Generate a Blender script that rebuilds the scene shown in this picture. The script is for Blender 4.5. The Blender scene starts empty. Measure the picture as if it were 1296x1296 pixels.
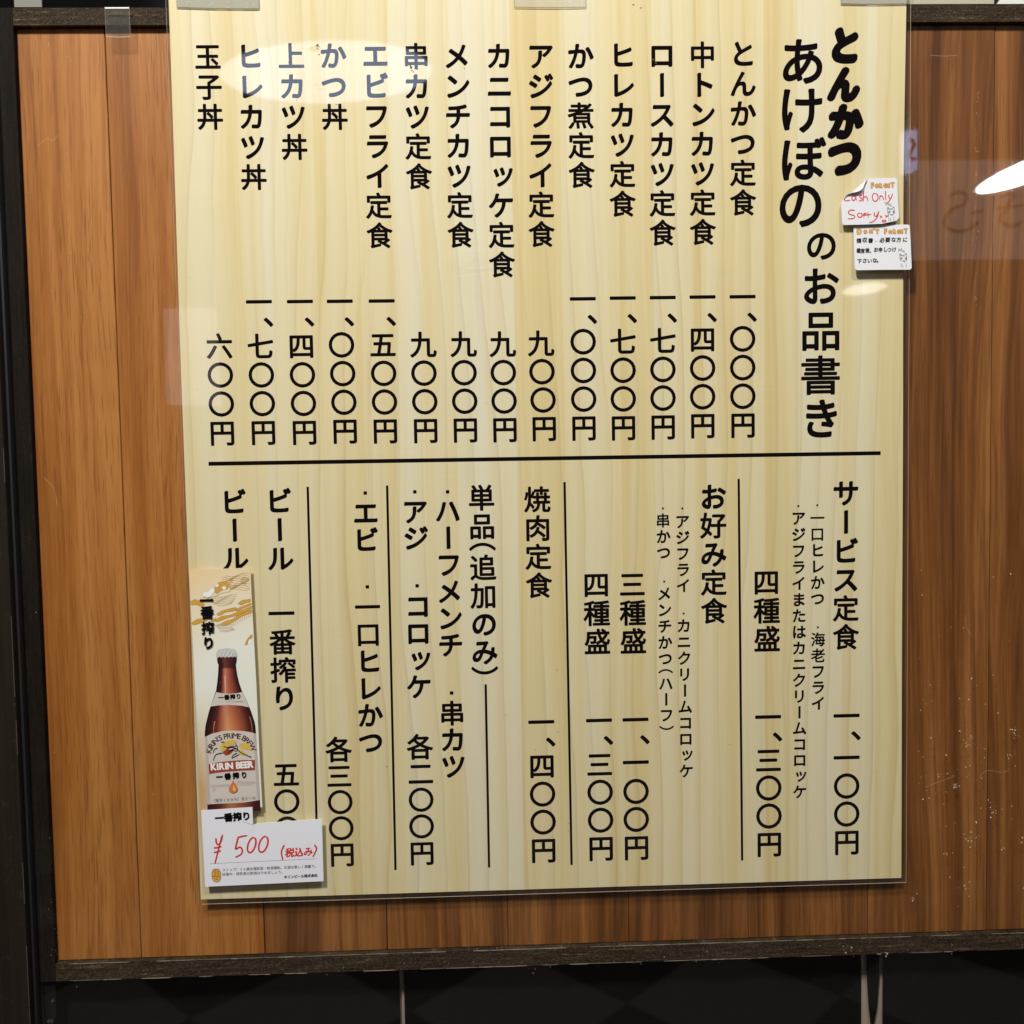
import bpy, math, random
from mathutils import Matrix, Vector
from mathutils.geometry import tessellate_polygon
random.seed(7)
scene = bpy.context.scene
C = scene.collection

# ---------------------------------------------------------------- camera
CAM_R = [[0.9993858, -0.0303962, -0.017438], [0.0294076, 0.9980866, -0.0543899], [0.0190578, 0.0538437, 0.9983675]]
CAM_T = [-0.05354, -0.78449, 0.04275]
cam = bpy.data.cameras.new("camera")
cam.sensor_width = 36.0
cam.lens = 33.333
cam.clip_start = 0.02
cam.clip_end = 100.0
camo = bpy.data.objects.new("camera", cam)
C.objects.link(camo)
R0 = Matrix(((1, 0, 0), (0, 0, -1), (0, 1, 0)))
Rw = Matrix(((1, 0, 0), (0, -1, 0), (0, 0, -1))) @ (R0 @ Matrix(CAM_R))
camo.matrix_world = Matrix.Translation(Vector(CAM_T)) @ Rw.transposed().to_4x4()
scene.camera = camo

# ---------------------------------------------------------------- world, lamps, exposure
world = bpy.data.worlds.new("World")
scene.world = world
world.use_nodes = True
bg = world.node_tree.nodes["Background"]
bg.inputs[0].default_value = (0.95, 0.9, 0.85, 1)
bg.inputs[1].default_value = 0.012
scene.view_settings.view_transform = 'Standard'
scene.view_settings.look = 'None'
scene.view_settings.exposure = 0.0
scene.view_settings.gamma = 1.0
scene.view_settings.use_curve_mapping = False
scene.cycles.use_denoising = True
scene.cycles.max_bounces = 8
scene.cycles.transparent_max_bounces = 12


def area(name, loc, aim, power, shape, sx, sy=None, col=(1, 1, 1)):
    l = bpy.data.lights.new(name, 'AREA')
    l.energy = power
    l.shape = shape
    l.size = sx
    if sy: l.size_y = sy
    l.color = col
    o = bpy.data.objects.new(name, l)
    C.objects.link(o)
    o.location = loc
    d = Vector(aim) - Vector(loc)
    o.rotation_euler = d.to_track_quat('-Z', 'Y').to_euler()
    return o


# ceiling spot lamps over the shop front (the upper left one is the strongest)
area("ceiling_spot", (-0.64, -1.35, 1.64), (-0.06, 0, 0.03), 51, 'DISK', 0.26, None, (1.0, 0.975, 0.925))
area("ceiling_spot", (0.42, -1.15, 1.55), (0.15, 0, 0.1), 14, 'DISK', 0.16, None, (1.0, 0.965, 0.91))
# two round ceiling lamps further back, which the glass and the laminated poster mirror
area("oval_lamp", (-0.543, -2.42, 1.327), (-0.543, 0, 1.327), 2.1, 'ELLIPSE', 0.70, 0.205, (0.62, 0.74, 1.0))
lampb = area("oval_lamp", (1.862, -2.42, 1.008), (1.862, 0, 1.008), 4.6, 'ELLIPSE', 0.50, 0.078, (0.93, 0.97, 1.0))
lampb.rotation_euler.rotate_axis('Z', math.radians(20))
glint_lamp = area("oval_lamp", (1.241, -2.42, 0.602), (1.241, 0, 0.602), 0.10, 'ELLIPSE', 0.145, 0.036, (1.0, 0.98, 0.92))  # added lamp, only there to give the small repeat glint on the laminate
glint_lamp.rotation_euler.rotate_axis('Z', math.radians(8))


# ---------------------------------------------------------------- helpers: objects
def thing(name, label, cat, group=None, loc=(0, 0, 0)):
    o = bpy.data.objects.new(name, None)
    o.empty_display_size = 0.02
    C.objects.link(o)
    o.location = loc
    o['label'] = label
    o['category'] = cat
    if group: o['group'] = group
    return o


def tag(o, label, cat, group=None):
    o['label'] = label
    o['category'] = cat
    if group: o['group'] = group
    return o


def mesh(name, verts, faces, mat, parent=None, smooth=False, kind=None):
    me = bpy.data.meshes.new(name)
    me.from_pydata(verts, [], faces)
    me.update()
    if smooth:
        for f in me.polygons: f.use_smooth = True
    o = bpy.data.objects.new(name, me)
    C.objects.link(o)
    if mat: me.materials.append(mat)
    if parent:
        o.parent = parent
        o.matrix_parent_inverse = parent.matrix_basis.inverted()
    if kind: o['kind'] = kind
    return o


class Build:
    """collects flat and solid shapes into one mesh; x right, y into the wall, z up (metres)"""
    def __init__(s): s.v = []; s.f = []
    def add(s, v, f):
        k = len(s.v); s.v += v; s.f += [tuple(i + k for i in q) for q in f]
    def box(s, x0, x1, y0, y1, z0, z1):
        s.add([(x, y, z) for x in (x0, x1) for y in (y0, y1) for z in (z0, z1)],
              [(0, 1, 3, 2), (4, 6, 7, 5), (0, 4, 5, 1), (2, 3, 7, 6), (0, 2, 6, 4), (1, 5, 7, 3)])
    def poly(s, pts, y):                       # flat polygon facing the camera
        tri = tessellate_polygon([[Vector((a, b, 0)) for a, b in pts]])
        fs = []
        for t in tri:
            a, b, c = (pts[i] for i in t)
            ar = (b[0] - a[0]) * (c[1] - a[1]) - (b[1] - a[1]) * (c[0] - a[0])
            fs.append(tuple(t) if ar > 0 else tuple(reversed(t)))
        s.add([(a, y, b) for a, b in pts], fs)
    def slab(s, pts, y0, y1, surf=None):       # polygon with thickness, y0 = front
        n = len(pts)
        g = surf or (lambda x, z: 0.0)
        s.poly(pts, y0)
        s.v[-n:] = [(x, y + g(x, z), z) for x, y, z in s.v[-n:]]
        tri = tessellate_polygon([[Vector((a, b, 0)) for a, b in pts]])
        k = len(s.v)
        s.v += [(a, y1 + g(a, b), b) for a, b in pts]
        s.f += [tuple(i + k for i in t) for t in tri]
        k2 = len(s.v)
        s.v += [(a, y0 + g(a, b), b) for a, b in pts] + [(a, y1 + g(a, b), b) for a, b in pts]
        for i in range(n):
            j = (i + 1) % n
            s.f.append((k2 + i, k2 + j, k2 + n + j, k2 + n + i))
    def ribbon(s, pts, w, y, sub=6, taper=1.0, surf=None):     # a pen stroke: smooth strip with round ends
        p = smooth_line(pts, sub)
        n = len(p)
        L, Rr = [], []
        for i in range(n):
            a = p[max(i - 1, 0)]; b = p[min(i + 1, n - 1)]
            dx, dz = b[0] - a[0], b[1] - a[1]
            d = math.hypot(dx, dz) or 1e-9
            t = i / max(n - 1, 1)
            ww = w / 2 * (1 - (1 - taper) * t)
            if i in (0, n - 1): ww *= 0.72
            nx, nz = -dz / d * ww, dx / d * ww
            L.append((p[i][0] + nx, p[i][1] + nz)); Rr.append((p[i][0] - nx, p[i][1] - nz))
        # round caps
        d0 = (p[0][0] - p[1][0], p[0][1] - p[1][1]); q = math.hypot(*d0) or 1e-9
        c0 = (p[0][0] + d0[0] / q * w * .28, p[0][1] + d0[1] / q * w * .28)
        d1 = (p[-1][0] - p[-2][0], p[-1][1] - p[-2][1]); q = math.hypot(*d1) or 1e-9
        c1 = (p[-1][0] + d1[0] / q * w * .28 * taper, p[-1][1] + d1[1] / q * w * .28 * taper)
        g = surf or (lambda x, z: 0.0)
        v = [(x, y + g(x, z), z) for x, z in L + Rr + [c0, c1]]
        f = [(n + i, n + i + 1, i + 1, i) for i in range(n - 1)]
        f += [(2 * n, n, 0), (2 * n + 1, n - 1, 2 * n - 1)]
        s.add(v, f)
    def make(s, name, mat, parent=None, smooth=False, kind=None):
        return mesh(name, s.v, s.f, mat, parent, smooth, kind)


def smooth_line(pts, sub=6):
    if len(pts) < 3 or sub < 2: return list(pts)
    out = []
    P = [pts[0]] + list(pts) + [pts[-1]]
    for i in range(1, len(P) - 2):
        p0, p1, p2, p3 = P[i - 1], P[i], P[i + 1], P[i + 2]
        for k in range(sub):
            t = k / sub
            out.append(tuple(0.5 * (2 * p1[c] + (p2[c] - p0[c]) * t + (2 * p0[c] - 5 * p1[c] + 4 * p2[c] - p3[c]) * t * t
                                    + (3 * p1[c] - p0[c] - 3 * p2[c] + p3[c]) * t ** 3) for c in (0, 1)))
    out.append(tuple(pts[-1]))
    return out


def mm(pts): return [(a / 1000, b / 1000) for a, b in pts]


# ---------------------------------------------------------------- helpers: lettering
_tc = bpy.data.curves.new("lettering", 'FONT')
_to = bpy.data.objects.new("lettering", _tc)
C.objects.link(_to)
_glyphs = {}


def glyph(ch):
    if ch in _glyphs: return _glyphs[ch]
    _tc.body = ch
    _tc.size = 1.0
    _tc.resolution_u = 5
    dg = bpy.context.evaluated_depsgraph_get()
    dg.update()
    e = _to.evaluated_get(dg)
    m = e.to_mesh()
    v = [(p.co.x, p.co.y) for p in m.vertices]
    f = [tuple(q.vertices) for q in m.polygons]
    e.to_mesh_clear()
    g = []
    for q in f:
        a = sum(v[q[i]][0] * v[q[(i + 1) % len(q)]][1] - v[q[(i + 1) % len(q)]][0] * v[q[i]][1] for i in range(len(q)))
        g.append(q if a > 0 else tuple(reversed(q)))
    xs = [p[0] for p in v] or [0, .3]; ys = [p[1] for p in v] or [0, .5]
    _glyphs[ch] = (v, g, (min(xs), max(xs), min(ys), max(ys)))
    return _glyphs[ch]


def nib(a, b, ang, n=8):
    ca, sa = math.cos(ang), math.sin(ang)
    return [(0, 0)] + [(a * math.cos(t) * ca - b * math.sin(t) * sa, a * math.cos(t) * sa + b * math.sin(t) * ca)
                       for t in (2 * math.pi * i / n for i in range(n))]


LAYER = 4e-6


def stamp(B, ch, fn, y, pen, surf=None):
    """writes glyph CH: FN maps glyph coordinates to (x, z); PEN = offsets in metres that fatten the strokes"""
    v, f, bb = glyph(ch)
    q = [fn(a, b) for a, b in v]
    for k, (ox, oz) in enumerate(pen):
        if surf:
            B.add([(x + ox, y - k * LAYER + surf(x + ox, z + oz), z + oz) for x, z in q], f)
        else:
            B.add([(x + ox, y - k * LAYER, z + oz) for x, z in q], f)


def is_kana(c): return 0x3040 <= ord(c) <= 0x30ff


def put_char(B, ch, x, z, em, y, vertical=True, pen=None, rot=0.0, surf=None):
    v, f, bb = glyph(ch)
    cx, cy = 0.5, 0.38
    r = rot
    if vertical:
        if ch in 'ー（）': r -= math.pi / 2
        if ch in '、・（）': cx, cy = (bb[0] + bb[1]) / 2, (bb[2] + bb[3]) / 2
        if ch in 'ッャュョァィゥェォ': cx, cy = 0.42, 0.30
    if not is_kana(ch) and ord(ch) < 0x3000:
        cx, cy = (bb[0] + bb[1]) / 2, 0.36
    if ch == '・':
        q = .066 * em
        B.add([(x - q, y, z - q), (x + q, y, z - q), (x + q, y, z + q), (x - q, y, z + q)], [(0, 1, 2, 3)])
        return
    c, s = math.cos(r), math.sin(r)
    def fn(a, b):
        a, b = (a - cx) * em, (b - cy) * em
        return (x + a * c - b * s, z + a * s + b * c)
    if pen is None:
        if ch == '〇': pen = nib(.025 * em, .025 * em, 0)
        elif ch == '・': pen = nib(.026 * em, .026 * em, 0)
        elif is_kana(ch): pen = nib(.042 * em, .025 * em, math.radians(55))
        else: pen = nib(.0235 * em, .0235 * em, 0)
    stamp(B, ch, fn, y, pen, surf)


def put_line(B, s, x0, z0, x1, z1, em, y, pen=None, slant=0.0, vertical=False, surf=None, jitter=0.0, flat=1.0):
    """a row of characters from the left end of the first cell to the right end of the last one"""
    n = len(s)
    ang = math.atan2(z1 - z0, x1 - x0)
    c, sn = math.cos(ang), math.sin(ang)
    W = math.hypot(x1 - x0, z1 - z0)
    for i, ch in enumerate(s):
        v, f, bb = glyph(ch)
        t = (i + .5) / n * W
        jx = random.uniform(-jitter, jitter) * em; jz = random.uniform(-jitter, jitter) * em
        cell = W / n
        k = min(1.0, cell / em) if ord(ch) > 0x2fff else flat
        cx = 0.5 if ord(ch) > 0x2fff else (bb[0] + bb[1]) / 2
        def fn(a, b):
            a, b = (a - cx) * em * k + (b - .38) * slant * em + t + jx, (b - .38) * em + jz
            return (x0 + a * c - b * sn, z0 + a * sn + b * c)
        stamp(B, ch, fn, y, pen or [(0, 0)], surf)


# ---------------------------------------------------------------- helpers: materials
class NT:
    def __init__(s, name):
        s.m = bpy.data.materials.new(name); s.m.use_nodes = True
        s.t = s.m.node_tree; s.t.nodes.clear()
        s.out = s.t.nodes.new('ShaderNodeOutputMaterial')
    def n(s, typ, **kw):
        d = s.t.nodes.new(typ)
        for k, v in kw.items(): setattr(d, k, v)
        return d
    def link(s, a, b): s.t.links.new(a, b)
    def sock(s, d, key, val):
        i = d.inputs[key]
        if hasattr(val, 'is_output'): s.link(val, i)
        else: i.default_value = val
    def math(s, op, a, b=0.0, clamp=False):
        d = s.n('ShaderNodeMath', operation=op); d.use_clamp = clamp
        s.sock(d, 0, a); s.sock(d, 1, b); return d.outputs[0]
    def xyz(s, coord='Object'):
        t = s.n('ShaderNodeTexCoord'); q = s.n('ShaderNodeSeparateXYZ')
        s.link(t.outputs[coord], q.inputs[0]); return q.outputs
    def vec(s, x, y, z):
        d = s.n('ShaderNodeCombineXYZ')
        for k, v in enumerate((x, y, z)): s.sock(d, k, v)
        return d.outputs[0]
    def noise(s, vec, scale=1.0, detail=3.0, rough=.5, dist=0.0, dim='3D'):
        d = s.n('ShaderNodeTexNoise', noise_dimensions=dim)
        s.link(vec, d.inputs['Vector'])
        d.inputs['Scale'].default_value = scale; d.inputs['Detail'].default_value = detail
        d.inputs['Roughness'].default_value = rough; d.inputs['Distortion'].default_value = dist
        return d.outputs[0]
    def ramp(s, fac, stops, mode='LINEAR'):
        d = s.n('ShaderNodeValToRGB'); r = d.color_ramp; r.interpolation = mode
        while len(r.elements) < len(stops): r.elements.new(.5)
        for e, (p, c) in zip(r.elements, stops):
            e.position = p; e.color = (tuple(c) + (1,))[:4] if hasattr(c, '__len__') else (c, c, c, 1)
        s.link(fac, d.inputs[0]); return d.outputs[0]
    def mix(s, fac, a, b, mode='MIX'):
        d = s.n('ShaderNodeMix', data_type='RGBA', blend_type=mode)
        s.sock(d, 'Factor', fac)
        for key, val in ((6, a), (7, b)):
            if hasattr(val, 'is_output'): s.link(val, d.inputs[key])
            else: d.inputs[key].default_value = (tuple(val) + (1,))[:4]
        return d.outputs[2]
    def bsdf(s, col, rough=.5, coat=0.0, coat_rough=.03, spec=.5, metal=0.0, bump=None, bump_s=.2, bump_d=.001, coat_bump=None):
        b = s.n('ShaderNodeBsdfPrincipled')
        if hasattr(col, 'is_output'): s.link(col, b.inputs['Base Color'])
        else: b.inputs['Base Color'].default_value = (tuple(col) + (1,))[:4]
        s.sock(b, 'Roughness', rough)
        b.inputs['Specular IOR Level'].default_value = spec
        b.inputs['Metallic'].default_value = metal
        b.inputs['Coat Weight'].default_value = coat
        b.inputs['Coat Roughness'].default_value = coat_rough
        if bump is not None:
            d = s.n('ShaderNodeBump'); d.inputs['Strength'].default_value = bump_s; d.inputs['Distance'].default_value = bump_d
            s.link(bump, d.inputs['Height']); s.link(d.outputs[0], b.inputs['Normal'])
            if coat: s.link(d.outputs[0], b.inputs['Coat Normal'])
        s.link(b.outputs[0], s.out.inputs[0])
        return b


def plain(name, col, rough=.5, coat=0.0, spec=.5, metal=0.0, coat_rough=.03):
    k = NT(name); k.bsdf(col, rough, coat, coat_rough, spec, metal); return k.m


def film_bump(k, X, Z):
    """the laminating film: long slow waves and a few short puckers"""
    a = k.noise(k.vec(k.math('MULTIPLY', X, 5.0), 0.0, k.math('MULTIPLY', Z, 4.0)), 1.0, 1.0)
    b = k.noise(k.vec(k.math('MULTIPLY', X, 30.0), 3.0, k.math('MULTIPLY', Z, 85.0)), 1.0, 2.0, .5, .6)
    m = k.noise(k.vec(k.math('MULTIPLY', X, 9.0), 7.0, k.math('MULTIPLY', Z, 9.0)), 1.0, 2.0)
    m = k.math('MULTIPLY', k.math('SUBTRACT', m, .60, True), 7.0, True)
    return k.math('ADD', k.math('MULTIPLY', a, 1.2), k.math('MULTIPLY', k.math('MULTIPLY', b, m), 1.1))


def mat_poster():
    k = NT("pine_print_laminated")
    X, Y, Z = k.xyz()
    w = k.noise(k.vec(k.math('MULTIPLY', X, 6.0), 0.0, k.math('MULTIPLY', Z, 2.4)), 1.0, 3.0, .5, .4)
    xw = k.math('ADD', X, k.math('MULTIPLY', k.math('SUBTRACT', w, .5), .030))
    # edge-glued boards: each strip its own tone
    u = k.math('ADD', k.math('MULTIPLY', X, 1.6667), .5)
    tone = k.ramp(u, [(0.0, .62), (.045, .48), (.12, .56), (.19, .36), (.25, .55), (.29, .72), (.33, .50), (.375, .80), (.455, .30), (.52, .50),
                      (.60, .28), (.645, .60), (.70, .42), (.76, .52), (.80, .22), (.845, .78), (.91, .58), (.955, .34)], 'CONSTANT')
    band = k.noise(k.vec(k.math('MULTIPLY', xw, 42.0), 0.0, k.math('MULTIPLY', Z, .55)), 1.0, 4.0, .62)
    mixv = k.math('ADD', k.math('MULTIPLY', tone, .42), k.math('MULTIPLY', band, .80))
    mixv = k.math('SUBTRACT', mixv, .085)
    col = k.ramp(mixv, [(.22, (.57, .425, .175)), (.39, (.65, .530, .260)), (.50, (.685, .590, .340)), (.63, (.700, .630, .415)), (.80, (.695, .655, .490))])
    # growth rings: slow darkening, then a sharp edge
    w2 = k.noise(k.vec(k.math('MULTIPLY', X, 4.0), 5.0, k.math('MULTIPLY', Z, .9)), 1.0, 2.0)
    f = k.math('FRACT', k.math('ADD', k.math('MULTIPLY', xw, 52.0), k.math('MULTIPLY', w2, 4.6)))
    ring = k.ramp(f, [(0.0, 0.0), (.55, .05), (.86, .42), (.955, 1.0), (1.0, 0.0)])
    rs = k.noise(k.vec(k.math('MULTIPLY', X, 14.0), 9.0, k.math('MULTIPLY', Z, 1.2)), 1.0, 2.0)
    rs = k.math('MULTIPLY', k.math('SUBTRACT', rs, .30, True), 2.2, True)
    col = k.mix(k.math('MULTIPLY', k.math('MULTIPLY', ring, rs), .62), col, (.42, .30, .125))
    f2 = k.math('FRACT', k.math('ADD', k.math('MULTIPLY', xw, 105.0), k.math('MULTIPLY', w, 2.0)))
    ring2 = k.ramp(f2, [(0.0, 0.0), (.6, 0.05), (.93, 1.0), (1.0, 0.0)])
    rs2 = k.noise(k.vec(k.math('MULTIPLY', X, 18.0), 2.0, k.math('MULTIPLY', Z, 2.0)), 1.0, 2.0)
    rs2 = k.math('MULTIPLY', k.math('SUBTRACT', rs2, .52, True), 2.6, True)
    col = k.mix(k.math('MULTIPLY', k.math('MULTIPLY', ring2, rs2), .55), col, (.50, .36, .15))
    fine = k.noise(k.vec(k.math('MULTIPLY', X, 900.0), 0.0, k.math('MULTIPLY', Z, 45.0)), 1.0, 2.0)
    col = k.mix(k.math('MULTIPLY', k.math('SUBTRACT', fine, .5), .16, True), col, (.45, .32, .14))
    # faint knots and worn blotches of the print
    v = k.noise(k.vec(k.math('MULTIPLY', X, 16.0), 4.0, k.math('MULTIPLY', Z, 5.0)), 1.0, 3.0)
    v = k.math('MULTIPLY', k.math('SUBTRACT', v, .66, True), 3.2, True)
    col = k.mix(k.math('MULTIPLY', v, .45), col, (.60, .43, .20))
    k.bsdf(col, .55, 1.0, .030, .3, bump=film_bump(k, X, Z), bump_s=.30, bump_d=.0014)
    return k.m


def mat_ink():
    k = NT("black_print_laminated")
    X, Y, Z = k.xyz()
    k.bsdf((.0060, .0040, .0045), .6, 1.0, .030, .0, bump=film_bump(k, X, Z), bump_s=.30, bump_d=.0014)
    return k.m


def mat_wood(name, dark, mid, light, pore, fig=1.0, pores=.55, lo=.34, hi=.70):
    k = NT(name)
    X, Y, Z = k.xyz()
    oi = k.n('ShaderNodeObjectInfo')
    rnd = oi.outputs['Random']
    o = k.math('MULTIPLY', rnd, 40.0)
    w = k.noise(k.vec(k.math('MULTIPLY', X, 9.0), o, k.math('MULTIPLY', Z, 1.5)), 1.0, 2.0)
    xw = k.math('ADD', X, k.math('MULTIPLY', k.math('SUBTRACT', w, .5), .05 * fig))
    g = k.noise(k.vec(k.math('MULTIPLY', xw, 55.0), o, k.math('MULTIPLY', Z, 1.4)), 1.0, 4.0, .6)
    h = k.noise(k.vec(k.math('MULTIPLY', xw, 330.0), o, k.math('MULTIPLY', Z, 9.0)), 1.0, 3.0, .6)
    m = k.math('ADD', k.math('ADD', k.math('MULTIPLY', g, .92), -.10), k.math('MULTIPLY', h, .34))
    m = k.math('ADD', m, k.math('MULTIPLY', k.math('SUBTRACT', rnd, .5), .10))
    col = k.ramp(m, [(lo, dark), ((lo + hi) / 2, mid), (hi, light)])
    f = k.math('FRACT', k.math('ADD', k.math('MULTIPLY', xw, 75.0), k.math('MULTIPLY', w, 5.0)))
    ring = k.ramp(f, [(0.0, 0.0), (.5, .06), (.92, 1.0), (1.0, 0.0)])
    col = k.mix(k.math('MULTIPLY', ring, .26 * fig), col, dark)
    p = k.noise(k.vec(k.math('MULTIPLY', xw, 900.0), o, k.math('MULTIPLY', Z, 34.0)), 1.0, 1.5)
    p = k.math('MULTIPLY', k.math('SUBTRACT', p, .545, True), 7.0, True)
    pm = k.noise(k.vec(k.math('MULTIPLY', X, 24.0), o, k.math('MULTIPLY', Z, 6.0)), 1.0, 2.0)
    p = k.math('MULTIPLY', p, k.math('MULTIPLY', pm, pores * 1.7, True))
    col = k.mix(p, col, pore)
    s = k.noise(k.vec(k.math('MULTIPLY', X, 12.0), o, k.math('MULTIPLY', Z, 9.0)), 1.0, 3.0)
    s = k.math('MULTIPLY', k.math('SUBTRACT', s, .58, True), 2.4, True)
    col = k.mix(k.math('MULTIPLY', s, .40), col, dark)
    hgt = k.math('SUBTRACT', h, k.math('MULTIPLY', p, .8))
    k.bsdf(col, .48, 0, .1, .35, bump=hgt, bump_s=.25, bump_d=.0006)
    return k.m


def mat_rail(name, axis, dark, light, worn):
    k = NT(name)
    X, Y, Z = k.xyz()
    a, b = (X, Z) if axis == 'x' else (Z, X)
    g = k.noise(k.vec(k.math('MULTIPLY', a, 22.0), 0.0, k.math('MULTIPLY', b, 420.0)), 1.0, 4.0, .65)
    h = k.noise(k.vec(k.math('MULTIPLY', a, 160.0), 4.0, k.math('MULTIPLY', b, 900.0)), 1.0, 3.0, .6)
    big = k.noise(k.vec(k.math('MULTIPLY', a, 7.0), 8.0, k.math('MULTIPLY', b, 30.0)), 1.0, 2.0)
    m = k.math('ADD', k.math('MULTIPLY', g, .6), k.math('MULTIPLY', h, .4))
    col = k.ramp(m, [(.36, dark), (.58, light), (.70, worn)])
    col = k.mix(k.math('MULTIPLY', k.math('SUBTRACT', big, .45, True), 1.5, True), col, dark)
    sp = k.noise(k.vec(X, Y, Z), 1300.0, 2.0, .6)
    sp = k.math('MULTIPLY', k.math('SUBTRACT', sp, .57, True), 8.0, True)
    col = k.mix(k.math('MULTIPLY', sp, .50), col, worn)
    k.bsdf(col, .7, 0, .1, .12, bump=k.math('ADD', g, k.math('MULTIPLY', sp, .6)), bump_s=.5, bump_d=.0008)
    return k.m


def mat_glass():
    k = NT("window_glass")
    t = k.n('ShaderNodeBsdfTransparent'); t.inputs[0].default_value = (.965, .97, .965, 1)
    g = k.n('ShaderNodeBsdfGlossy'); g.inputs['Roughness'].default_value = .022
    fr = k.n('ShaderNodeFresnel')                                       # thin pane: rays go straight through, so both faces reflect as from outside
    ge = k.n('ShaderNodeNewGeometry')
    k.link(k.math('ADD', k.math('MULTIPLY', ge.outputs['Backfacing'], 1 / 1.38 - 1.38), 1.38), fr.inputs[0])
    mx = k.n('ShaderNodeMixShader')
    k.link(fr.outputs[0], mx.inputs[0]); k.link(t.outputs[0], mx.inputs[1]); k.link(g.outputs[0], mx.inputs[2])
    k.link(mx.outputs[0], k.out.inputs[0])
    return k.m


def mat_film(name, alpha=.10, tint=(.8, .8, .74)):
    """clear plastic film or tape: mostly see-through, a little milky, glossy"""
    k = NT(name)
    t = k.n('ShaderNodeBsdfTransparent'); t.inputs[0].default_value = (.97, .97, .95, 1)
    d = k.n('ShaderNodeBsdfDiffuse'); d.inputs[0].default_value = tuple(tint) + (1,)
    g = k.n('ShaderNodeBsdfGlossy'); g.inputs['Roughness'].default_value = .08
    fr = k.n('ShaderNodeFresnel')
    ge = k.n('ShaderNodeNewGeometry')
    k.link(k.math('ADD', k.math('MULTIPLY', ge.outputs['Backfacing'], 1 / 1.45 - 1.45), 1.45), fr.inputs[0])
    m1 = k.n('ShaderNodeMixShader')
    X, Y, Z = k.xyz()
    bub = k.noise(k.vec(X, Y, Z), 260.0, 3.0, .6)
    bub = k.math('MULTIPLY', k.math('SUBTRACT', bub, .57, True), 3.0, True)
    k.link(k.math('ADD', k.math('MULTIPLY', bub, alpha), alpha, True), m1.inputs[0])
    k.link(t.outputs[0], m1.inputs[1]); k.link(d.outputs[0], m1.inputs[2])
    m2 = k.n('ShaderNodeMixShader')
    k.link(fr.outputs[0], m2.inputs[0]); k.link(m1.outputs[0], m2.inputs[1]); k.link(g.outputs[0], m2.inputs[2])
    k.link(m2.outputs[0], k.out.inputs[0])
    return k.m


def mat_card():
    k = NT("beer_card_print")
    X, Y, Z = k.xyz()
    a = k.math('MULTIPLY', k.math('SUBTRACT', Z, -.105), 11.0)           # top: warm
    b = k.math('MULTIPLY', k.math('SUBTRACT', -.140, Z), 12.0, True)     # lower left: tan
    lx = k.math('MULTIPLY', k.math('SUBTRACT', -.262, X), 30.0, True)
    f1 = k.math('MULTIPLY', k.math('ADD', a, k.math('MULTIPLY', lx, .2)), 1.0, True)
    col = k.mix(f1, (.80, .80, .70), (.80, .56, .25))
    col = k.mix(k.math('MULTIPLY', b, lx), col, (.55, .30, .10))
    k.bsdf(col, .35, .3, .15, .4)
    return k.m


def mat_bottle():
    k = NT("bottle_print")
    u = k.n('ShaderNodeUVMap'); u.uv_map = "across"
    q = k.n('ShaderNodeSeparateXYZ'); k.link(u.outputs[0], q.inputs[0])
    U, V = q.outputs[0], q.outputs[1]
    body = k.ramp(U, [(0.0, (.012, .004, .006)), (.10, (.05, .012, .012)), (.24, (.16, .035, .02)), (.36, (.50, .17, .06)), (.44, (.72, .34, .15)), (.52, (.66, .25, .09)), (.70, (.40, .11, .04)), (.86, (.09, .02, .015)), (1.0, (.015, .005, .006))])
    neck = k.ramp(U, [(0.0, (.010, .004, .008)), (.20, (.06, .014, .016)), (.28, (.34, .09, .05)), (.38, (.58, .22, .15)), (.48, (.44, .13, .075)), (.64, (.30, .065, .035)), (.80, (.12, .025, .02)), (.9, (.05, .012, .012)), (1.0, (.012, .004, .006))])
    f = k.ramp(V, [(.30, 0.0), (.50, 1.0)])
    col = k.mix(f, neck, body)
    lip = k.ramp(V, [(0.0, 1.0), (.075, 1.0), (.085, 0.0)], 'LINEAR')
    col = k.mix(k.math('MULTIPLY', lip, .8), col, (.03, .010, .010))
    base = k.ramp(V, [(.92, 0.0), (.96, 1.0)])
    col = k.mix(k.math('MULTIPLY', base, .55), col, (.05, .012, .01))
    k.bsdf(col, .35, .3, .15, .4)
    return k.m


def emit(name, col, s):
    k = NT(name)
    e = k.n('ShaderNodeEmission'); e.inputs[0].default_value = tuple(col) + (1,); e.inputs[1].default_value = s
    k.link(e.outputs[0], k.out.inputs[0]); return k.m


def mat_floor():
    k = NT("diamond_tile_floor")
    X, Y, Z = k.xyz()
    a = k.math('MULTIPLY', k.math('ADD', X, k.math('MULTIPLY', Y, 1.0)), 2.2)
    b = k.math('MULTIPLY', k.math('SUBTRACT', X, k.math('MULTIPLY', Y, 1.0)), 2.2)
    c = k.n('ShaderNodeTexChecker'); c.inputs['Scale'].default_value = 1.0
    k.link(k.vec(a, b, .5), c.inputs[0])
    c.inputs[1].default_value = (.24, .205, .18, 1); c.inputs[2].default_value = (.05, .043, .04, 1)
    n = k.noise(k.vec(X, Y, Z), 60.0, 3.0)
    col = k.mix(k.math('MULTIPLY', n, .5), c.outputs[0], (.12, .10, .09))
    k.bsdf(col, .6, 0, .1, .3)
    return k.m


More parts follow.
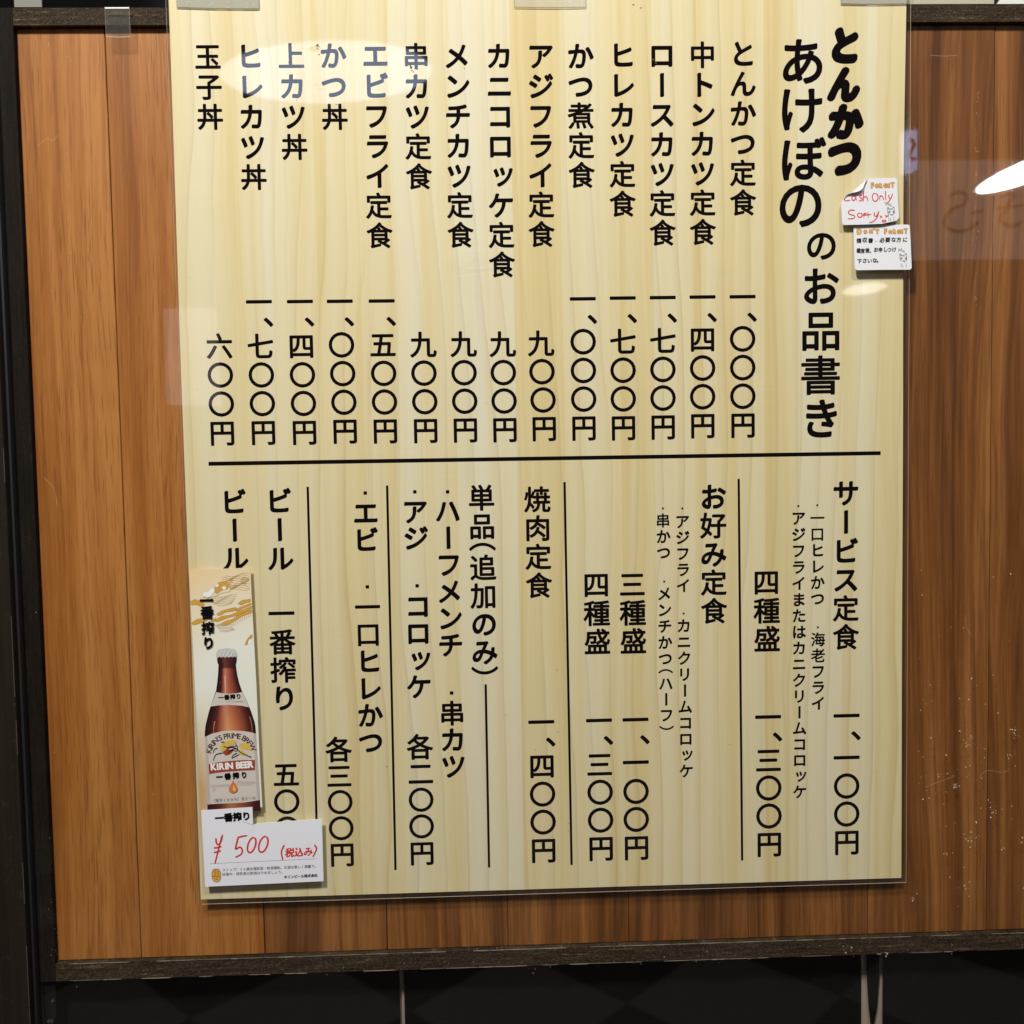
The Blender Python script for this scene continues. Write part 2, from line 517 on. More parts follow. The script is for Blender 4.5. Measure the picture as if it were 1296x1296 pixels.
def mat_metal():
    k = NT("dark_anodised_aluminium")
    X, Y, Z = k.xyz()
    n = k.noise(k.vec(k.math('MULTIPLY', X, 300.0), 0.0, k.math('MULTIPLY', Z, 4.0)), 1.0, 3.0)
    d = k.noise(k.vec(X, Y, Z), 90.0, 4.0, .7)
    d = k.math('MULTIPLY', k.math('SUBTRACT', d, .58, True), 3.0, True)
    col = k.ramp(n, [(.3, (.013, .009, .006)), (.7, (.022, .016, .011))])
    col = k.mix(k.math('MULTIPLY', d, .25), col, (.16, .14, .12))
    k.bsdf(col, .5, 0, .1, .2)
    return k.m


M_poster = mat_poster()
M_ink = mat_ink()
M_plank_orange = mat_wood("orange_varnished_plank", (.260, .080, .012), (.405, .144, .027), (.53, .220, .055), (.205, .064, .012), .5, .55)
M_plank_brown = mat_wood("brown_varnished_plank", (.098, .032, .008), (.245, .088, .021), (.405, .162, .044), (.085, .028, .008), 1.1, .36, .34, .70)
M_rail = mat_rail("weathered_dark_wood", 'x', (.012, .0075, .0045), (.062, .040, .024), (.36, .26, .16))
M_rail2 = mat_rail("dark_stained_wood", 'z', (.006, .004, .003), (.018, .012, .008), (.050, .036, .025))
M_backer = plain("dark_backing_board", (.02, .012, .008), .8)
M_glass = mat_glass()
M_film = mat_film("laminate_film", .012, (.60, .52, .42))
M_tape = mat_film("clear_tape_film", .16, (.86, .86, .80))
M_tape2 = mat_film("clear_tape_film_grey", .42, (.52, .53, .45))
M_tape_edge = plain("tape_edge_shine", (.50, .46, .40), .4)
M_tape_line = plain("tape_edge_dirt", (.17, .13, .09), .7)
M_dust = plain("pale_dust", (.62, .53, .41), .9, 0, .1)
M_metal = mat_metal()
M_gasket = plain("black_rubber", (.010, .009, .009), .6)
M_lip = plain("worn_metal_edge", (.11, .10, .09), .4)
M_cloth = plain("dark_cloth", (.0045, .0038, .0036), .95, 0, .1)
M_pale = plain("pale_lining", (.42, .33, .26), .8)
M_black = plain("black_plastic", (.006, .006, .006), .25)
M_paper = plain("white_note_paper", (.70, .70, .725), .75, 0, .2)
M_tagp = plain("white_card_stock", (.80, .805, .86), .6, 0, .3)
M_red = plain("red_marker", (.62, .045, .03), .7, 0, .1)
M_pen = plain("black_pen", (.018, .016, .020), .7, 0, .1)
M_grey = plain("grey_print", (.16, .16, .17), .7, 0, .1)
M_orange = plain("orange_pen", (.80, .42, .08), .7, 0, .1)
M_brown = plain("brown_pen", (.30, .14, .05), .7, 0, .1)
M_speck = plain("brown_grime", (.10, .075, .05), .9, 0, .1)
M_card = mat_card()
M_bottle = mat_bottle()
M_label = plain("label_print", (.63, .57, .51), .4, .3, .4)
M_white = plain("white_print", (.84, .84, .82), .4, .3)
M_gold = plain("gold_print", (.62, .34, .06), .4, .3)
M_gold2 = plain("pale_gold_print", (.40, .24, .06), .4, .1)
M_yellow = plain("yellow_print", (.68, .46, .09), .4, .3)
M_banner = plain("red_print", (.36, .055, .025), .4, .3)
M_drop = plain("amber_print", (.62, .20, .05), .4, .3)
M_dropl = plain("pale_amber_print", (.80, .48, .22), .4, .3)
M_cink = plain("card_black_print", (.006, .005, .006), .7, 0, 0)
M_edge = plain("card_cut_edge", (.50, .42, .30), .8)

# ---------------------------------------------------------------- measured layout (millimetres on the poster wall: x right, z up)
TEXT = [
    ('dish_name', [('とんかつ定食', 163.62, 369.42, 163.25, 250.36, 22.2)]),
    ('dish_name', [('中トンカツ定食', 130.65, 368.57, 129.92, 226.89, 22.14)]),
    ('dish_name', [('ロースカツ定食', 97.44, 368.48, 96.83, 226.59, 22.09)]),
    ('dish_name', [('ヒレカツ定食', 65.22, 368.64, 64.16, 250.26, 22.03)]),
    ('dish_name', [('かつ煮定食', 31.28, 368.17, 30.96, 273.62, 21.98)]),
    ('dish_name', [('アジフライ定食', -1.04, 368.33, -2.44, 226.53, 21.92)]),
    ('dish_name', [('カニコロッケ定食', -34.42, 368.49, -35.18, 202.45, 21.86)]),
    ('dish_name', [('メンチカツ定食', -68.61, 368.65, -68.45, 226.63, 21.81)]),
    ('dish_name', [('串カツ定食', -101.25, 368.62, -101.12, 273.6, 21.75)]),
    ('dish_name', [('エビフライ定食', -133.91, 369.28, -134.11, 226.87, 21.7)]),
    ('dish_name', [('かつ丼', -167.71, 369.44, -167.58, 321.31, 21.64)]),
    ('dish_name', [('上カツ丼', -201.05, 369.29, -200.53, 297.84, 21.58)]),
    ('dish_name', [('ヒレカツ丼', -234.11, 369.26, -233.82, 274.23, 21.53)]),
    ('dish_name', [('玉子丼', -267.34, 369.11, -267.08, 321.97, 21.47)]),
    ('price', [('一', 162.53, 173.8, 162.53, 173.8, 22.5), ('、', 170.48, 157.19, 170.48, 157.19, 24.35), ('〇〇〇円', 162.51, 139.58, 162.48, 68.17, 22.56)]),
    ('price', [('一', 129.37, 173.95, 129.37, 173.95, 22.45), ('、', 137.26, 157.36, 137.26, 157.36, 24.28), ('四〇〇円', 129.21, 139.65, 128.88, 68.32, 22.5)]),
    ('price', [('一', 96.43, 173.9, 96.43, 173.9, 22.39), ('、', 104.26, 157.34, 104.26, 157.34, 24.22), ('七〇〇円', 96.25, 139.0, 95.89, 67.76, 22.44)]),
    ('price', [('一', 63.44, 173.92, 63.44, 173.92, 22.33), ('、', 71.21, 157.38, 71.21, 157.38, 24.16), ('七〇〇円', 63.26, 138.8, 62.91, 67.64, 22.39)]),
    ('price', [('一', 30.59, 173.69, 30.59, 173.69, 22.28), ('、', 38.3, 157.16, 38.3, 157.16, 24.1), ('〇〇〇円', 30.45, 139.06, 30.15, 67.99, 22.33)]),
    ('price', [('一', -133.7, 173.99, -133.7, 173.99, 22.0), ('、', -126.27, 157.57, -126.27, 157.57, 23.8), ('五〇〇円', -133.56, 138.93, -133.29, 68.28, 22.05)]),
    ('price', [('一', -167.65, 174.16, -167.65, 174.16, 21.94), ('、', -160.28, 157.76, -160.28, 157.76, 23.74), ('〇〇〇円', -167.15, 139.2, -166.14, 68.63, 22.0)]),
    ('price', [('一', -199.86, 174.37, -199.86, 174.37, 21.89), ('、', -192.54, 157.99, -192.54, 157.99, 23.68), ('四〇〇円', -199.66, 138.69, -199.25, 68.21, 21.94)]),
    ('price', [('一', -232.94, 174.59, -232.94, 174.59, 21.83), ('、', -225.68, 158.23, -225.68, 158.23, 23.62), ('七〇〇円', -232.84, 139.02, -232.64, 68.63, 21.88)]),
    ('price', [('九〇〇円', -4.36, 138.25, -2.72, 68.07, 22.27)]),
    ('price', [('九〇〇円', -35.82, 138.03, -35.14, 67.7, 22.22)]),
    ('price', [('九〇〇円', -67.85, 138.47, -67.65, 67.97, 22.17)]),
    ('price', [('九〇〇円', -100.77, 138.61, -100.29, 68.06, 22.11)]),
    ('price', [('六〇〇円', -265.86, 139.6, -265.9, 68.67, 21.83)]),
    ('set_name', [('サービス定食', 249.04, 10.6, 249.05, -110.69, 22.91)]),
    ('price', [('一', 249.78, -178.21, 249.78, -178.21, 23.21), ('、', 257.94, -195.39, 257.94, -195.39, 25.11), ('一', 249.93, -214.24, 249.93, -214.24, 23.26), ('〇〇円', 250.03, -238.61, 250.24, -287.87, 23.3)]),
    ('set_name', [('四種盛', 181.68, -62.9, 182.21, -110.88, 22.91)]),
    ('price', [('一', 182.83, -177.57, 182.83, -177.57, 23.09), ('、', 190.87, -194.71, 190.87, -194.71, 24.98), ('三', 183.06, -214.47, 183.06, -214.47, 23.15), ('〇〇円', 183.23, -238.44, 183.54, -287.59, 23.19)]),
    ('ingredient', [('・', 224.82, 0.8, 224.82, 0.8, 12.41), ('一口ヒレかつ', 224.82, -9.78, 225.03, -77.64, 12.42), ('・', 225.3, -102.08, 225.3, -102.08, 12.5), ('海老フライ', 225.44, -112.35, 225.58, -166.75, 12.51)]),
    ('ingredient', [('・', 208.89, 0.44, 208.89, 0.44, 12.39), ('アジフライまたはカニクリームコロッケ', 208.88, -9.67, 209.86, -242.47, 12.4)]),
    ('set_name', [('お好み定食', 137.23, 9.5, 137.33, -86.06, 22.72)]),
    ('ingredient', [('・', 111.36, 0.31, 111.36, 0.31, 12.3), ('アジフライ', 111.27, -10.56, 111.72, -64.19, 12.31), ('・', 111.81, -87.82, 111.81, -87.82, 12.38), ('カニクリームコロッケ', 111.86, -98.03, 113.07, -221.72, 12.39)]),
    ('ingredient', [('・', 95.16, 0.62, 95.16, 0.62, 12.29), ('串かつ', 95.07, -9.39, 95.37, -36.2, 12.3), ('・', 95.68, -60.53, 95.68, -60.53, 12.34), ('メンチかつ', 95.59, -70.69, 96.05, -125.47, 12.35), ('（', 96.22, -136.27, 96.22, -136.27, 12.4), ('ハーフ', 96.26, -146.67, 96.7, -173.59, 12.41), ('）', 96.61, -184.39, 96.61, -184.39, 12.45)]),
    ('set_name', [('三種盛', 68.88, -62.28, 69.24, -110.06, 22.71)]),
    ('price', [('一', 70.34, -176.96, 70.34, -176.96, 22.89), ('、', 78.19, -194.03, 78.19, -194.03, 24.77), ('一', 70.25, -213.43, 70.25, -213.43, 22.95), ('〇〇円', 70.19, -238.19, 70.07, -287.13, 22.99)]),
    ('set_name', [('四種盛', 38.72, -61.96, 39.04, -109.83, 22.66)]),
    ('price', [('一', 39.53, -176.84, 39.53, -176.84, 22.84), ('、', 47.32, -193.89, 47.32, -193.89, 24.71), ('三', 39.66, -214.22, 39.66, -214.22, 22.9), ('〇〇円', 39.78, -238.01, 39.97, -286.9, 22.94)]),
    ('set_name', [('焼肉定食', -9.46, 10.14, -9.16, -61.4, 22.46)]),
    ('price', [('一', -9.01, -176.92, -9.01, -176.92, 22.76), ('、', -1.3, -193.94, -1.3, -193.94, 24.62), ('四', -8.94, -214.24, -8.94, -214.24, 22.81), ('〇〇円', -8.85, -238.26, -8.74, -287.07, 22.85)]),
    ('set_name', [('単品', -55.46, 12.37, -55.52, -11.26, 22.38), ('（', -55.45, -28.33, -55.45, -28.33, 22.45), ('追加のみ', -55.33, -45.64, -55.29, -116.27, 22.47), ('）', -55.52, -131.92, -55.52, -131.92, 22.61)]),
    ('side_dish', [('・', -83.32, 17.72, -83.32, 17.72, 21.66), ('ハーフメンチ', -83.58, 2.11, -83.45, -109.63, 21.68), ('・', -83.51, -150.24, -83.51, -150.24, 21.91), ('串カツ', -83.47, -167.29, -83.22, -212.41, 21.93)]),
    ('side_dish', [('・', -110.31, 18.22, -110.31, 18.22, 21.61), ('アジ', -110.55, 1.98, -110.27, -19.88, 21.64), ('・', -110.13, -59.69, -110.13, -59.69, 21.73), ('コロッケ', -110.0, -76.58, -110.49, -144.24, 21.75)]),
    ('price', [('各', -110.92, -195.06, -110.92, -195.06, 22.61), ('二', -110.77, -217.92, -110.77, -217.92, 21.97), ('〇〇円', -110.95, -240.16, -111.19, -286.43, 22.0)]),
    ('side_dish', [('・', -150.99, 17.99, -150.99, 17.99, 21.54), ('エビ', -151.02, 1.7, -151.14, -20.5, 21.57), ('・', -151.23, -59.67, -151.23, -59.67, 21.66), ('一口ヒレかつ', -151.54, -76.52, -151.75, -189.95, 21.69)]),
    ('price', [('各', -178.56, -195.52, -178.56, -195.52, 22.49), ('三', -178.71, -218.05, -178.71, -218.05, 21.85), ('〇〇円', -178.53, -240.26, -178.04, -285.55, 21.89)]),
    ('drink_name', [('ビール', -221.64, 12.93, -221.93, -34.57, 22.1), ('一番搾り', -222.55, -80.34, -222.22, -151.1, 22.24)]),
    ('price', [('五〇〇円', -222.73, -215.49, -223.27, -285.53, 22.45)]),
    ('drink_name', [('ビール', -258.46, 12.91, -258.72, -33.94, 22.04), ('一番搾り', -259.28, -80.17, -259.53, -150.82, 22.18)]),
]
TITLE = [('と', 248.03, 375.47, 22.19, 29.0, 2.62), ('ん', 247.18, 344.44, 27.45, 28.55, 2.62), ('か', 248.54, 314.52, 30.13, 28.72, 2.62), ('つ', 246.89, 284.57, 28.87, 27.59, 2.76), ('あ', 212.67, 362.87, 33.12, 35.99, 1.12), ('け', 212.25, 323.61, 33.86, 35.61, 1.12), ('ぼ', 213.85, 285.14, 37.23, 35.24, 1.12), ('の', 210.88, 247.07, 35.35, 34.82, 1.12), ('の', 228.17, 214.19, 24.33, 22.09, 0.79), ('お', 228.32, 181.75, 29.66, 29.38, 0.98), ('品', 227.74, 144.57, 31.39, 31.54, 0.72), ('書', 227.49, 108.83, 32.79, 32.73, 0.66), ('き', 228.36, 72.96, 26.57, 31.86, 1.05)]
RULES = [(-277.93, 44.25, 278.27, 43.39, 3.28), (158.71, 24.11, 160.24, -300.63, 1.97), (13.49, 24.11, 14.77, -300.08, 1.97), (-54.95, -143.61, -55.05, -300.05, 1.97), (-132.89, 23.9, -133.8, -299.81, 1.97), (-197.9, 24.05, -198.77, -299.84, 1.97)]
ART = {'banner': [(-284.89, -203.32), (-278.3, -202.09), (-270.22, -201.25), (-261.01, -200.79), (-254.1, -200.63), (-246.85, -200.82), (-247.11, -209.07), (-254.37, -208.99), (-261.28, -209.16), (-270.5, -209.61), (-278.58, -210.33),
            (-284.59, -211.23)],
 'beast': [[(-275.02, -190.06), (-273.75, -186.56), (-269.66, -184.32), (-264.46, -183.4), (-261.05, -184.55), (-261.68, -186.3), (-266.33, -187.94), (-268.71, -190.22), (-272.23, -192.48), (-273.95, -192.44)],
           [(-259.42, -187.53), (-255.92, -185.86), (-252.5, -186.78), (-250.29, -189.54), (-249.25, -193.1), (-252.66, -191.83), (-256.09, -191.15), (-258.35, -189.91)],
           [(-260.74, -192.79), (-257.26, -191.71), (-254.48, -194.73), (-252.22, -195.96), (-255.11, -196.48), (-259.1, -195.19)]],
 'beast_lines': [[(-277.31, -189.99), (-279.65, -191.11), (-280.89, -194.01)], [(-273.44, -194.22), (-278.07, -195.27), (-280.23, -198.15), (-280.54, -200.5)],
                 [(-272.11, -188.96), (-268.69, -189.64), (-265.21, -188.79), (-260.61, -188.68)], [(-269.89, -191.37), (-266.39, -189.7), (-262.39, -190.39), (-259.6, -192.82)],
                 [(-260.71, -191.62), (-258.48, -194.03), (-255.09, -195.89), (-252.27, -197.38), (-249.98, -197.91)], [(-261.38, -194.54), (-264.31, -196.23), (-265.76, -198.54)],
                 [(-259.69, -195.76), (-262.04, -197.11), (-265.55, -198.9)], [(-268.84, -194.34), (-265.33, -192.32), (-261.33, -193.13)], [(-262.27, -186.87), (-260.65, -189.85), (-261.32, -192.78)],
                 [(-273.71, -185.39), (-271.97, -184.85), (-271.44, -186.27)], [(-267.06, -192.62), (-263.56, -190.95), (-260.71, -191.62)], [(-251.7, -197.75), (-249.43, -198.63)]],
 'beast_red': [(-273.42, -193.63), (-268.74, -191.4), (-264.76, -192.68), (-267.15, -195.33), (-270.62, -196.06)],
 'bottle': [[(-274.87, -113.27), (-258.92, -113.65)], [(-275.0, -117.16), (-259.05, -117.55)], [(-274.54, -119.63), (-259.56, -119.99)], [(-274.02, -120.53), (-259.92, -120.87)], [(-274.62, -128.32), (-259.19, -128.7)],
            [(-275.5, -134.99), (-257.88, -135.43)], [(-276.6, -141.67), (-255.91, -142.18)], [(-279.97, -150.53), (-252.04, -151.23)], [(-283.13, -159.4), (-248.7, -160.28)], [(-285.5, -167.75), (-246.23, -168.76)],
            [(-286.43, -171.55), (-245.6, -172.62)], [(-287.21, -177.4), (-245.33, -178.5)], [(-287.19, -186.79), (-245.17, -187.91)], [(-286.87, -200.91), (-244.58, -202.06)], [(-286.8, -218.6), (-244.11, -219.79)],
            [(-286.9, -231.59), (-243.83, -232.81)], [(-287.28, -242.46), (-243.71, -243.72)]],
 'cap': [(-275.66, -114.03), (-275.12, -111.04), (-273.94, -108.51), (-270.86, -107.69), (-266.48, -107.46), (-262.12, -107.9), (-259.96, -108.84), (-258.72, -111.09), (-258.38, -114.0), (-259.72, -114.86), (-261.01, -113.93),
         (-262.35, -115.02), (-263.74, -113.98), (-265.31, -115.06), (-266.91, -114.02), (-268.48, -115.09), (-269.97, -113.94), (-271.43, -115.02), (-272.92, -113.87), (-274.38, -114.95)],
 'capdots': [(-272.57, -109.99), (-269.81, -109.16), (-266.52, -108.91), (-263.48, -109.31), (-260.89, -110.37), (-273.74, -112.18), (-270.97, -111.14), (-267.68, -110.77), (-264.41, -110.96), (-261.16, -112.15)],
 'card': [(-295.26, -41.96), (-245.53, -41.34), (-245.34, -62.34), (-243.78, -136.89), (-243.18, -190.32), (-242.12, -240.92), (-250.21, -240.92), (-250.3, -243.88), (-292.35, -242.67)],
 'doodle1': [[(281.73, 242.53), (281.56, 244.27), (282.69, 243.78)], [(285.77, 243.75), (286.9, 244.37), (286.75, 242.48)], [(282.05, 243.32), (283.83, 242.83), (285.61, 243.28)],
             [(282.22, 240.48), (282.87, 241.1), (283.52, 240.46), (282.87, 239.84), (282.22, 240.48)], [(285.79, 240.44), (286.43, 241.22), (286.92, 240.27), (286.28, 239.65), (285.79, 240.44)],
             [(281.73, 242.53), (281.57, 240.17), (282.55, 238.27)], [(286.91, 242.48), (287.09, 239.96), (286.28, 238.39)], [(283.69, 237.94), (284.5, 238.72), (285.47, 237.92), (284.67, 237.46)], [(282.24, 236.53), (282.41, 233.06)],
             [(286.45, 236.49), (286.47, 233.02)], [(283.7, 235.42), (283.71, 233.05)], [(283.19, 242.04), (283.67, 241.72)], [(284.81, 242.34), (285.29, 241.87)]],
 'doodle2': [[(291.64, 204.65), (291.46, 206.4), (292.61, 205.91)], [(295.7, 205.88), (296.83, 206.5), (296.68, 204.6)], [(291.96, 205.44), (293.75, 204.95), (295.53, 205.4)],
             [(292.13, 202.59), (292.78, 203.21), (293.43, 202.57), (292.79, 201.95), (292.13, 202.59)], [(295.71, 202.55), (296.36, 203.33), (296.85, 202.38), (296.2, 201.75), (295.71, 202.55)],
             [(291.64, 204.65), (291.48, 202.28), (292.47, 200.36)], [(296.84, 204.6), (297.02, 202.06), (296.21, 200.48)], [(293.61, 200.03), (294.42, 200.82), (295.4, 200.01), (294.59, 199.55)], [(292.15, 198.62), (292.33, 195.13)],
             [(296.38, 198.58), (296.4, 195.08)], [(293.62, 197.5), (293.63, 195.12)], [(293.1, 204.16), (293.59, 203.84)], [(294.73, 204.46), (295.22, 203.98)]],
 'drop': [(-265.0, -217.08), (-263.71, -219.83), (-262.07, -222.59), (-261.57, -224.97), (-262.56, -226.84), (-264.43, -227.85), (-266.51, -227.79), (-268.31, -226.67), (-268.94, -224.77), (-268.17, -222.42), (-266.47, -219.75)],
 'drop_hi': [(-264.91, -221.33), (-263.72, -223.73), (-263.43, -225.39), (-264.62, -226.54), (-265.72, -224.86)],
 'flap': [(244.81, 250.12), (266.18, 268.07), (262.96, 264.49), (260.15, 259.02), (255.71, 256.46), (248.04, 255.12)],
 'gold_blobs': [[(-275.23, -60.03), (-273.98, -55.09), (-270.08, -52.41), (-264.63, -52.2), (-263.1, -55.32), (-264.82, -58.05), (-269.21, -59.06), (-273.11, -61.74)],
                [(-274.24, -78.86), (-269.79, -76.19), (-264.29, -74.65), (-258.8, -73.67), (-257.22, -75.36), (-262.18, -76.92), (-266.56, -77.37), (-271.56, -80.03)],
                [(-256.51, -70.4), (-253.16, -67.92), (-248.77, -67.24), (-246.36, -66.97), (-246.43, -69.18), (-249.95, -69.99), (-253.82, -71.56)],
                [(-276.05, -83.81), (-269.94, -80.62), (-264.46, -79.86), (-258.95, -78.1), (-253.42, -76.0), (-245.89, -72.85), (-245.75, -75.06), (-252.4, -78.24), (-257.93, -80.34), (-264.53, -81.85), (-270.05, -83.94),
                 (-274.46, -85.17)],
                [(-259.42, -75.87), (-254.42, -73.21), (-250.0, -71.65), (-246.03, -70.29), (-245.97, -71.74), (-251.17, -73.84), (-256.72, -76.7)],
                [(-271.25, -87.02), (-266.8, -84.57), (-261.29, -83.03), (-254.6, -78.75), (-245.89, -76.17), (-245.84, -78.06), (-253.58, -80.99), (-259.15, -84.41), (-264.71, -87.39), (-269.11, -88.4)],
                [(-294.99, -68.11), (-291.23, -66.31), (-286.94, -68.07), (-283.75, -70.35), (-286.01, -72.51), (-289.76, -70.77), (-294.64, -70.33)],
                [(-294.74, -85.6), (-290.73, -82.92), (-286.35, -82.25), (-282.04, -83.67), (-284.81, -84.94), (-290.86, -86.8), (-294.14, -86.94)], [(-279.31, -83.73), (-275.45, -82.16), (-274.96, -83.83), (-278.27, -85.09)],
                [(-252.16, -104.57), (-249.83, -99.95), (-246.21, -96.26), (-245.86, -98.93), (-248.75, -100.53), (-249.97, -104.4)]],
 'gold_lines': [[(-268.86, -48.58), (-267.55, -48.62), (-266.25, -48.83), (-264.91, -47.59), (-263.61, -47.92), (-262.31, -48.19), (-261.01, -48.33), (-259.7, -48.28), (-258.39, -48.04), (-257.07, -47.64), (-255.74, -47.13),
                 (-254.42, -46.59), (-253.1, -46.1), (-251.78, -45.75), (-250.46, -45.57), (-249.16, -45.58), (-247.86, -45.77), (-246.56, -46.06)],
                [(-268.91, -50.26), (-267.62, -50.57), (-266.32, -50.9), (-264.97, -49.62), (-263.67, -49.75), (-262.36, -49.7), (-261.05, -49.46), (-259.73, -49.05), (-258.4, -48.54), (-257.08, -48.0), (-255.76, -47.52), (-254.44, -47.16),
                 (-253.13, -46.99), (-251.82, -47.01), (-250.52, -47.2), (-249.22, -47.5), (-247.92, -47.83), (-246.62, -48.11)],
                [(-268.98, -52.33), (-267.69, -52.59), (-266.38, -52.72), (-265.02, -51.12), (-263.71, -50.88), (-262.39, -50.47), (-261.07, -49.95), (-259.74, -49.41), (-258.42, -48.93), (-257.1, -48.58), (-255.79, -48.41),
                 (-254.48, -48.44), (-253.18, -48.63), (-251.88, -48.93), (-250.58, -49.26), (-249.29, -49.54), (-247.98, -49.69), (-246.67, -49.66)],
                [(-269.05, -54.15), (-267.74, -54.09), (-266.42, -53.84), (-265.05, -51.88), (-263.73, -51.36), (-262.4, -50.82), (-261.08, -50.35), (-259.76, -50.0), (-258.45, -49.84), (-257.14, -49.87), (-255.84, -50.06),
                 (-254.54, -50.37), (-253.25, -50.7), (-251.95, -50.97), (-250.64, -51.12), (-249.34, -51.09), (-248.02, -50.86), (-246.7, -50.47)],
                [(-262.42, -51.42), (-261.11, -51.26), (-259.8, -51.3), (-258.5, -51.49), (-257.21, -51.8), (-255.91, -52.13), (-254.61, -52.4), (-253.31, -52.55), (-252.0, -52.51), (-250.68, -52.28), (-249.36, -51.88), (-248.04, -51.37),
                 (-246.71, -50.83)],
                [(-262.46, -52.72), (-261.16, -52.93), (-259.87, -53.23), (-258.57, -53.56), (-257.27, -53.84), (-255.97, -53.97), (-254.66, -53.93), (-253.34, -53.7), (-252.02, -53.3), (-250.7, -52.78), (-249.37, -52.24),
                 (-248.05, -51.76), (-246.73, -51.4)],
                [(-262.53, -54.67), (-261.23, -55.0), (-259.93, -55.27), (-258.63, -55.4), (-257.32, -55.35), (-256.01, -55.11), (-254.69, -54.71), (-253.36, -54.2), (-252.04, -53.66), (-250.71, -53.17), (-249.39, -52.82),
                 (-248.08, -52.64), (-246.77, -52.66)],
                [(-262.6, -56.7), (-261.29, -56.83), (-259.98, -56.78), (-258.67, -56.53), (-257.35, -56.12), (-256.02, -55.61), (-254.7, -55.07), (-253.37, -54.59), (-252.05, -54.24), (-250.74, -54.07), (-249.43, -54.09),
                 (-248.13, -54.28), (-246.83, -54.58)],
                [(-262.65, -58.2), (-261.33, -57.95), (-260.01, -57.54), (-258.69, -57.02), (-257.36, -56.48), (-256.04, -56.0), (-254.72, -55.66), (-253.4, -55.49), (-252.1, -55.52), (-250.79, -55.71), (-249.5, -56.01), (-248.2, -56.35),
                 (-246.9, -56.62)],
                [(-262.67, -58.95), (-261.35, -58.43), (-260.02, -57.89), (-258.7, -57.42), (-257.38, -57.07), (-256.07, -56.91), (-254.76, -56.95), (-253.46, -57.14), (-252.16, -57.45), (-250.86, -57.78), (-249.56, -58.06),
                 (-248.26, -58.2), (-246.95, -58.17)],
                [(-262.68, -59.31), (-261.36, -58.83), (-260.04, -58.49), (-258.73, -58.34), (-257.42, -58.38), (-256.12, -58.58), (-254.82, -58.88), (-253.53, -59.22), (-252.23, -59.49), (-250.92, -59.63), (-249.61, -59.59),
                 (-248.29, -59.36), (-246.97, -58.96)],
                [(-283.63, -66.63), (-282.09, -66.38), (-280.55, -65.94), (-279.01, -65.42), (-277.47, -64.94), (-275.93, -64.62), (-274.41, -64.51), (-272.88, -64.59), (-271.37, -64.75), (-269.84, -64.86), (-268.32, -64.8),
                 (-266.78, -64.53), (-265.24, -64.07), (-263.7, -63.54), (-262.16, -63.07), (-260.62, -62.78), (-259.09, -62.7), (-257.57, -62.8)],
                [(-281.9, -67.07), (-280.36, -66.56), (-278.82, -66.19), (-277.29, -66.02), (-275.77, -66.06), (-274.25, -66.21), (-272.73, -66.35), (-271.2, -66.34), (-269.67, -66.13), (-268.13, -65.72), (-266.59, -65.2), (-265.04, -64.7),
                 (-263.51, -64.35), (-261.98, -64.21), (-260.45, -64.27), (-258.93, -64.42), (-257.41, -64.55)],
                [(-280.17, -67.55), (-278.65, -67.54), (-277.13, -67.67), (-275.61, -67.82), (-274.09, -67.87), (-272.56, -67.72), (-271.02, -67.36), (-269.48, -66.85), (-267.93, -66.33), (-266.39, -65.93), (-264.86, -65.73),
                 (-263.33, -65.74), (-261.81, -65.88), (-260.29, -66.03), (-258.77, -66.05)],
                [(-278.49, -69.29), (-276.97, -69.38), (-275.44, -69.29), (-273.91, -68.98), (-272.36, -68.51), (-270.82, -67.98), (-269.28, -67.53), (-267.75, -67.27), (-266.22, -67.22), (-264.7, -67.34), (-263.18, -67.5),
                 (-261.65, -67.57), (-260.12, -67.45), (-258.58, -67.12)],
                [(-276.79, -70.59), (-275.25, -70.16), (-273.71, -69.63), (-272.17, -69.15), (-270.63, -68.83), (-269.1, -68.72), (-267.58, -68.8), (-266.06, -68.96), (-264.54, -69.07), (-263.01, -69.01), (-261.47, -68.74),
                 (-259.93, -68.29)],
                [(-275.06, -70.78), (-273.52, -70.4), (-271.99, -70.23), (-270.46, -70.26), (-268.94, -70.42), (-267.42, -70.55), (-265.89, -70.55), (-264.36, -70.34), (-262.82, -69.93), (-261.28, -69.41)],
                [(-273.35, -71.74), (-271.82, -71.87), (-270.3, -72.03), (-268.78, -72.08), (-267.25, -71.93), (-265.71, -71.57), (-264.17, -71.07), (-262.62, -70.55), (-261.08, -70.14)],
                [(-275.65, -88.07), (-274.11, -87.74), (-272.57, -87.34), (-271.03, -86.91), (-269.49, -86.53), (-267.95, -86.24), (-266.42, -86.09), (-264.89, -86.09), (-263.36, -86.19), (-261.84, -86.37)],
                [(-275.01, -88.68), (-273.47, -88.25), (-271.93, -87.84), (-270.39, -87.5), (-268.86, -87.28), (-267.33, -87.2), (-265.8, -87.25), (-264.28, -87.4), (-262.75, -87.59), (-261.23, -87.75)],
                [(-274.38, -89.17), (-272.83, -88.78), (-271.3, -88.5), (-269.76, -88.35), (-268.24, -88.34), (-266.71, -88.45), (-265.19, -88.62), (-263.67, -88.8), (-262.14, -88.93)],
                [(-273.74, -89.75), (-272.21, -89.53), (-270.68, -89.45), (-269.15, -89.51), (-267.63, -89.66), (-266.1, -89.84), (-264.58, -90.0), (-263.05, -90.07), (-261.52, -90.02)],
                [(-273.12, -90.6), (-271.59, -90.59), (-270.06, -90.7), (-268.54, -90.88), (-267.02, -91.06), (-265.49, -91.18), (-263.97, -91.19), (-262.43, -91.06), (-260.89, -90.79)],
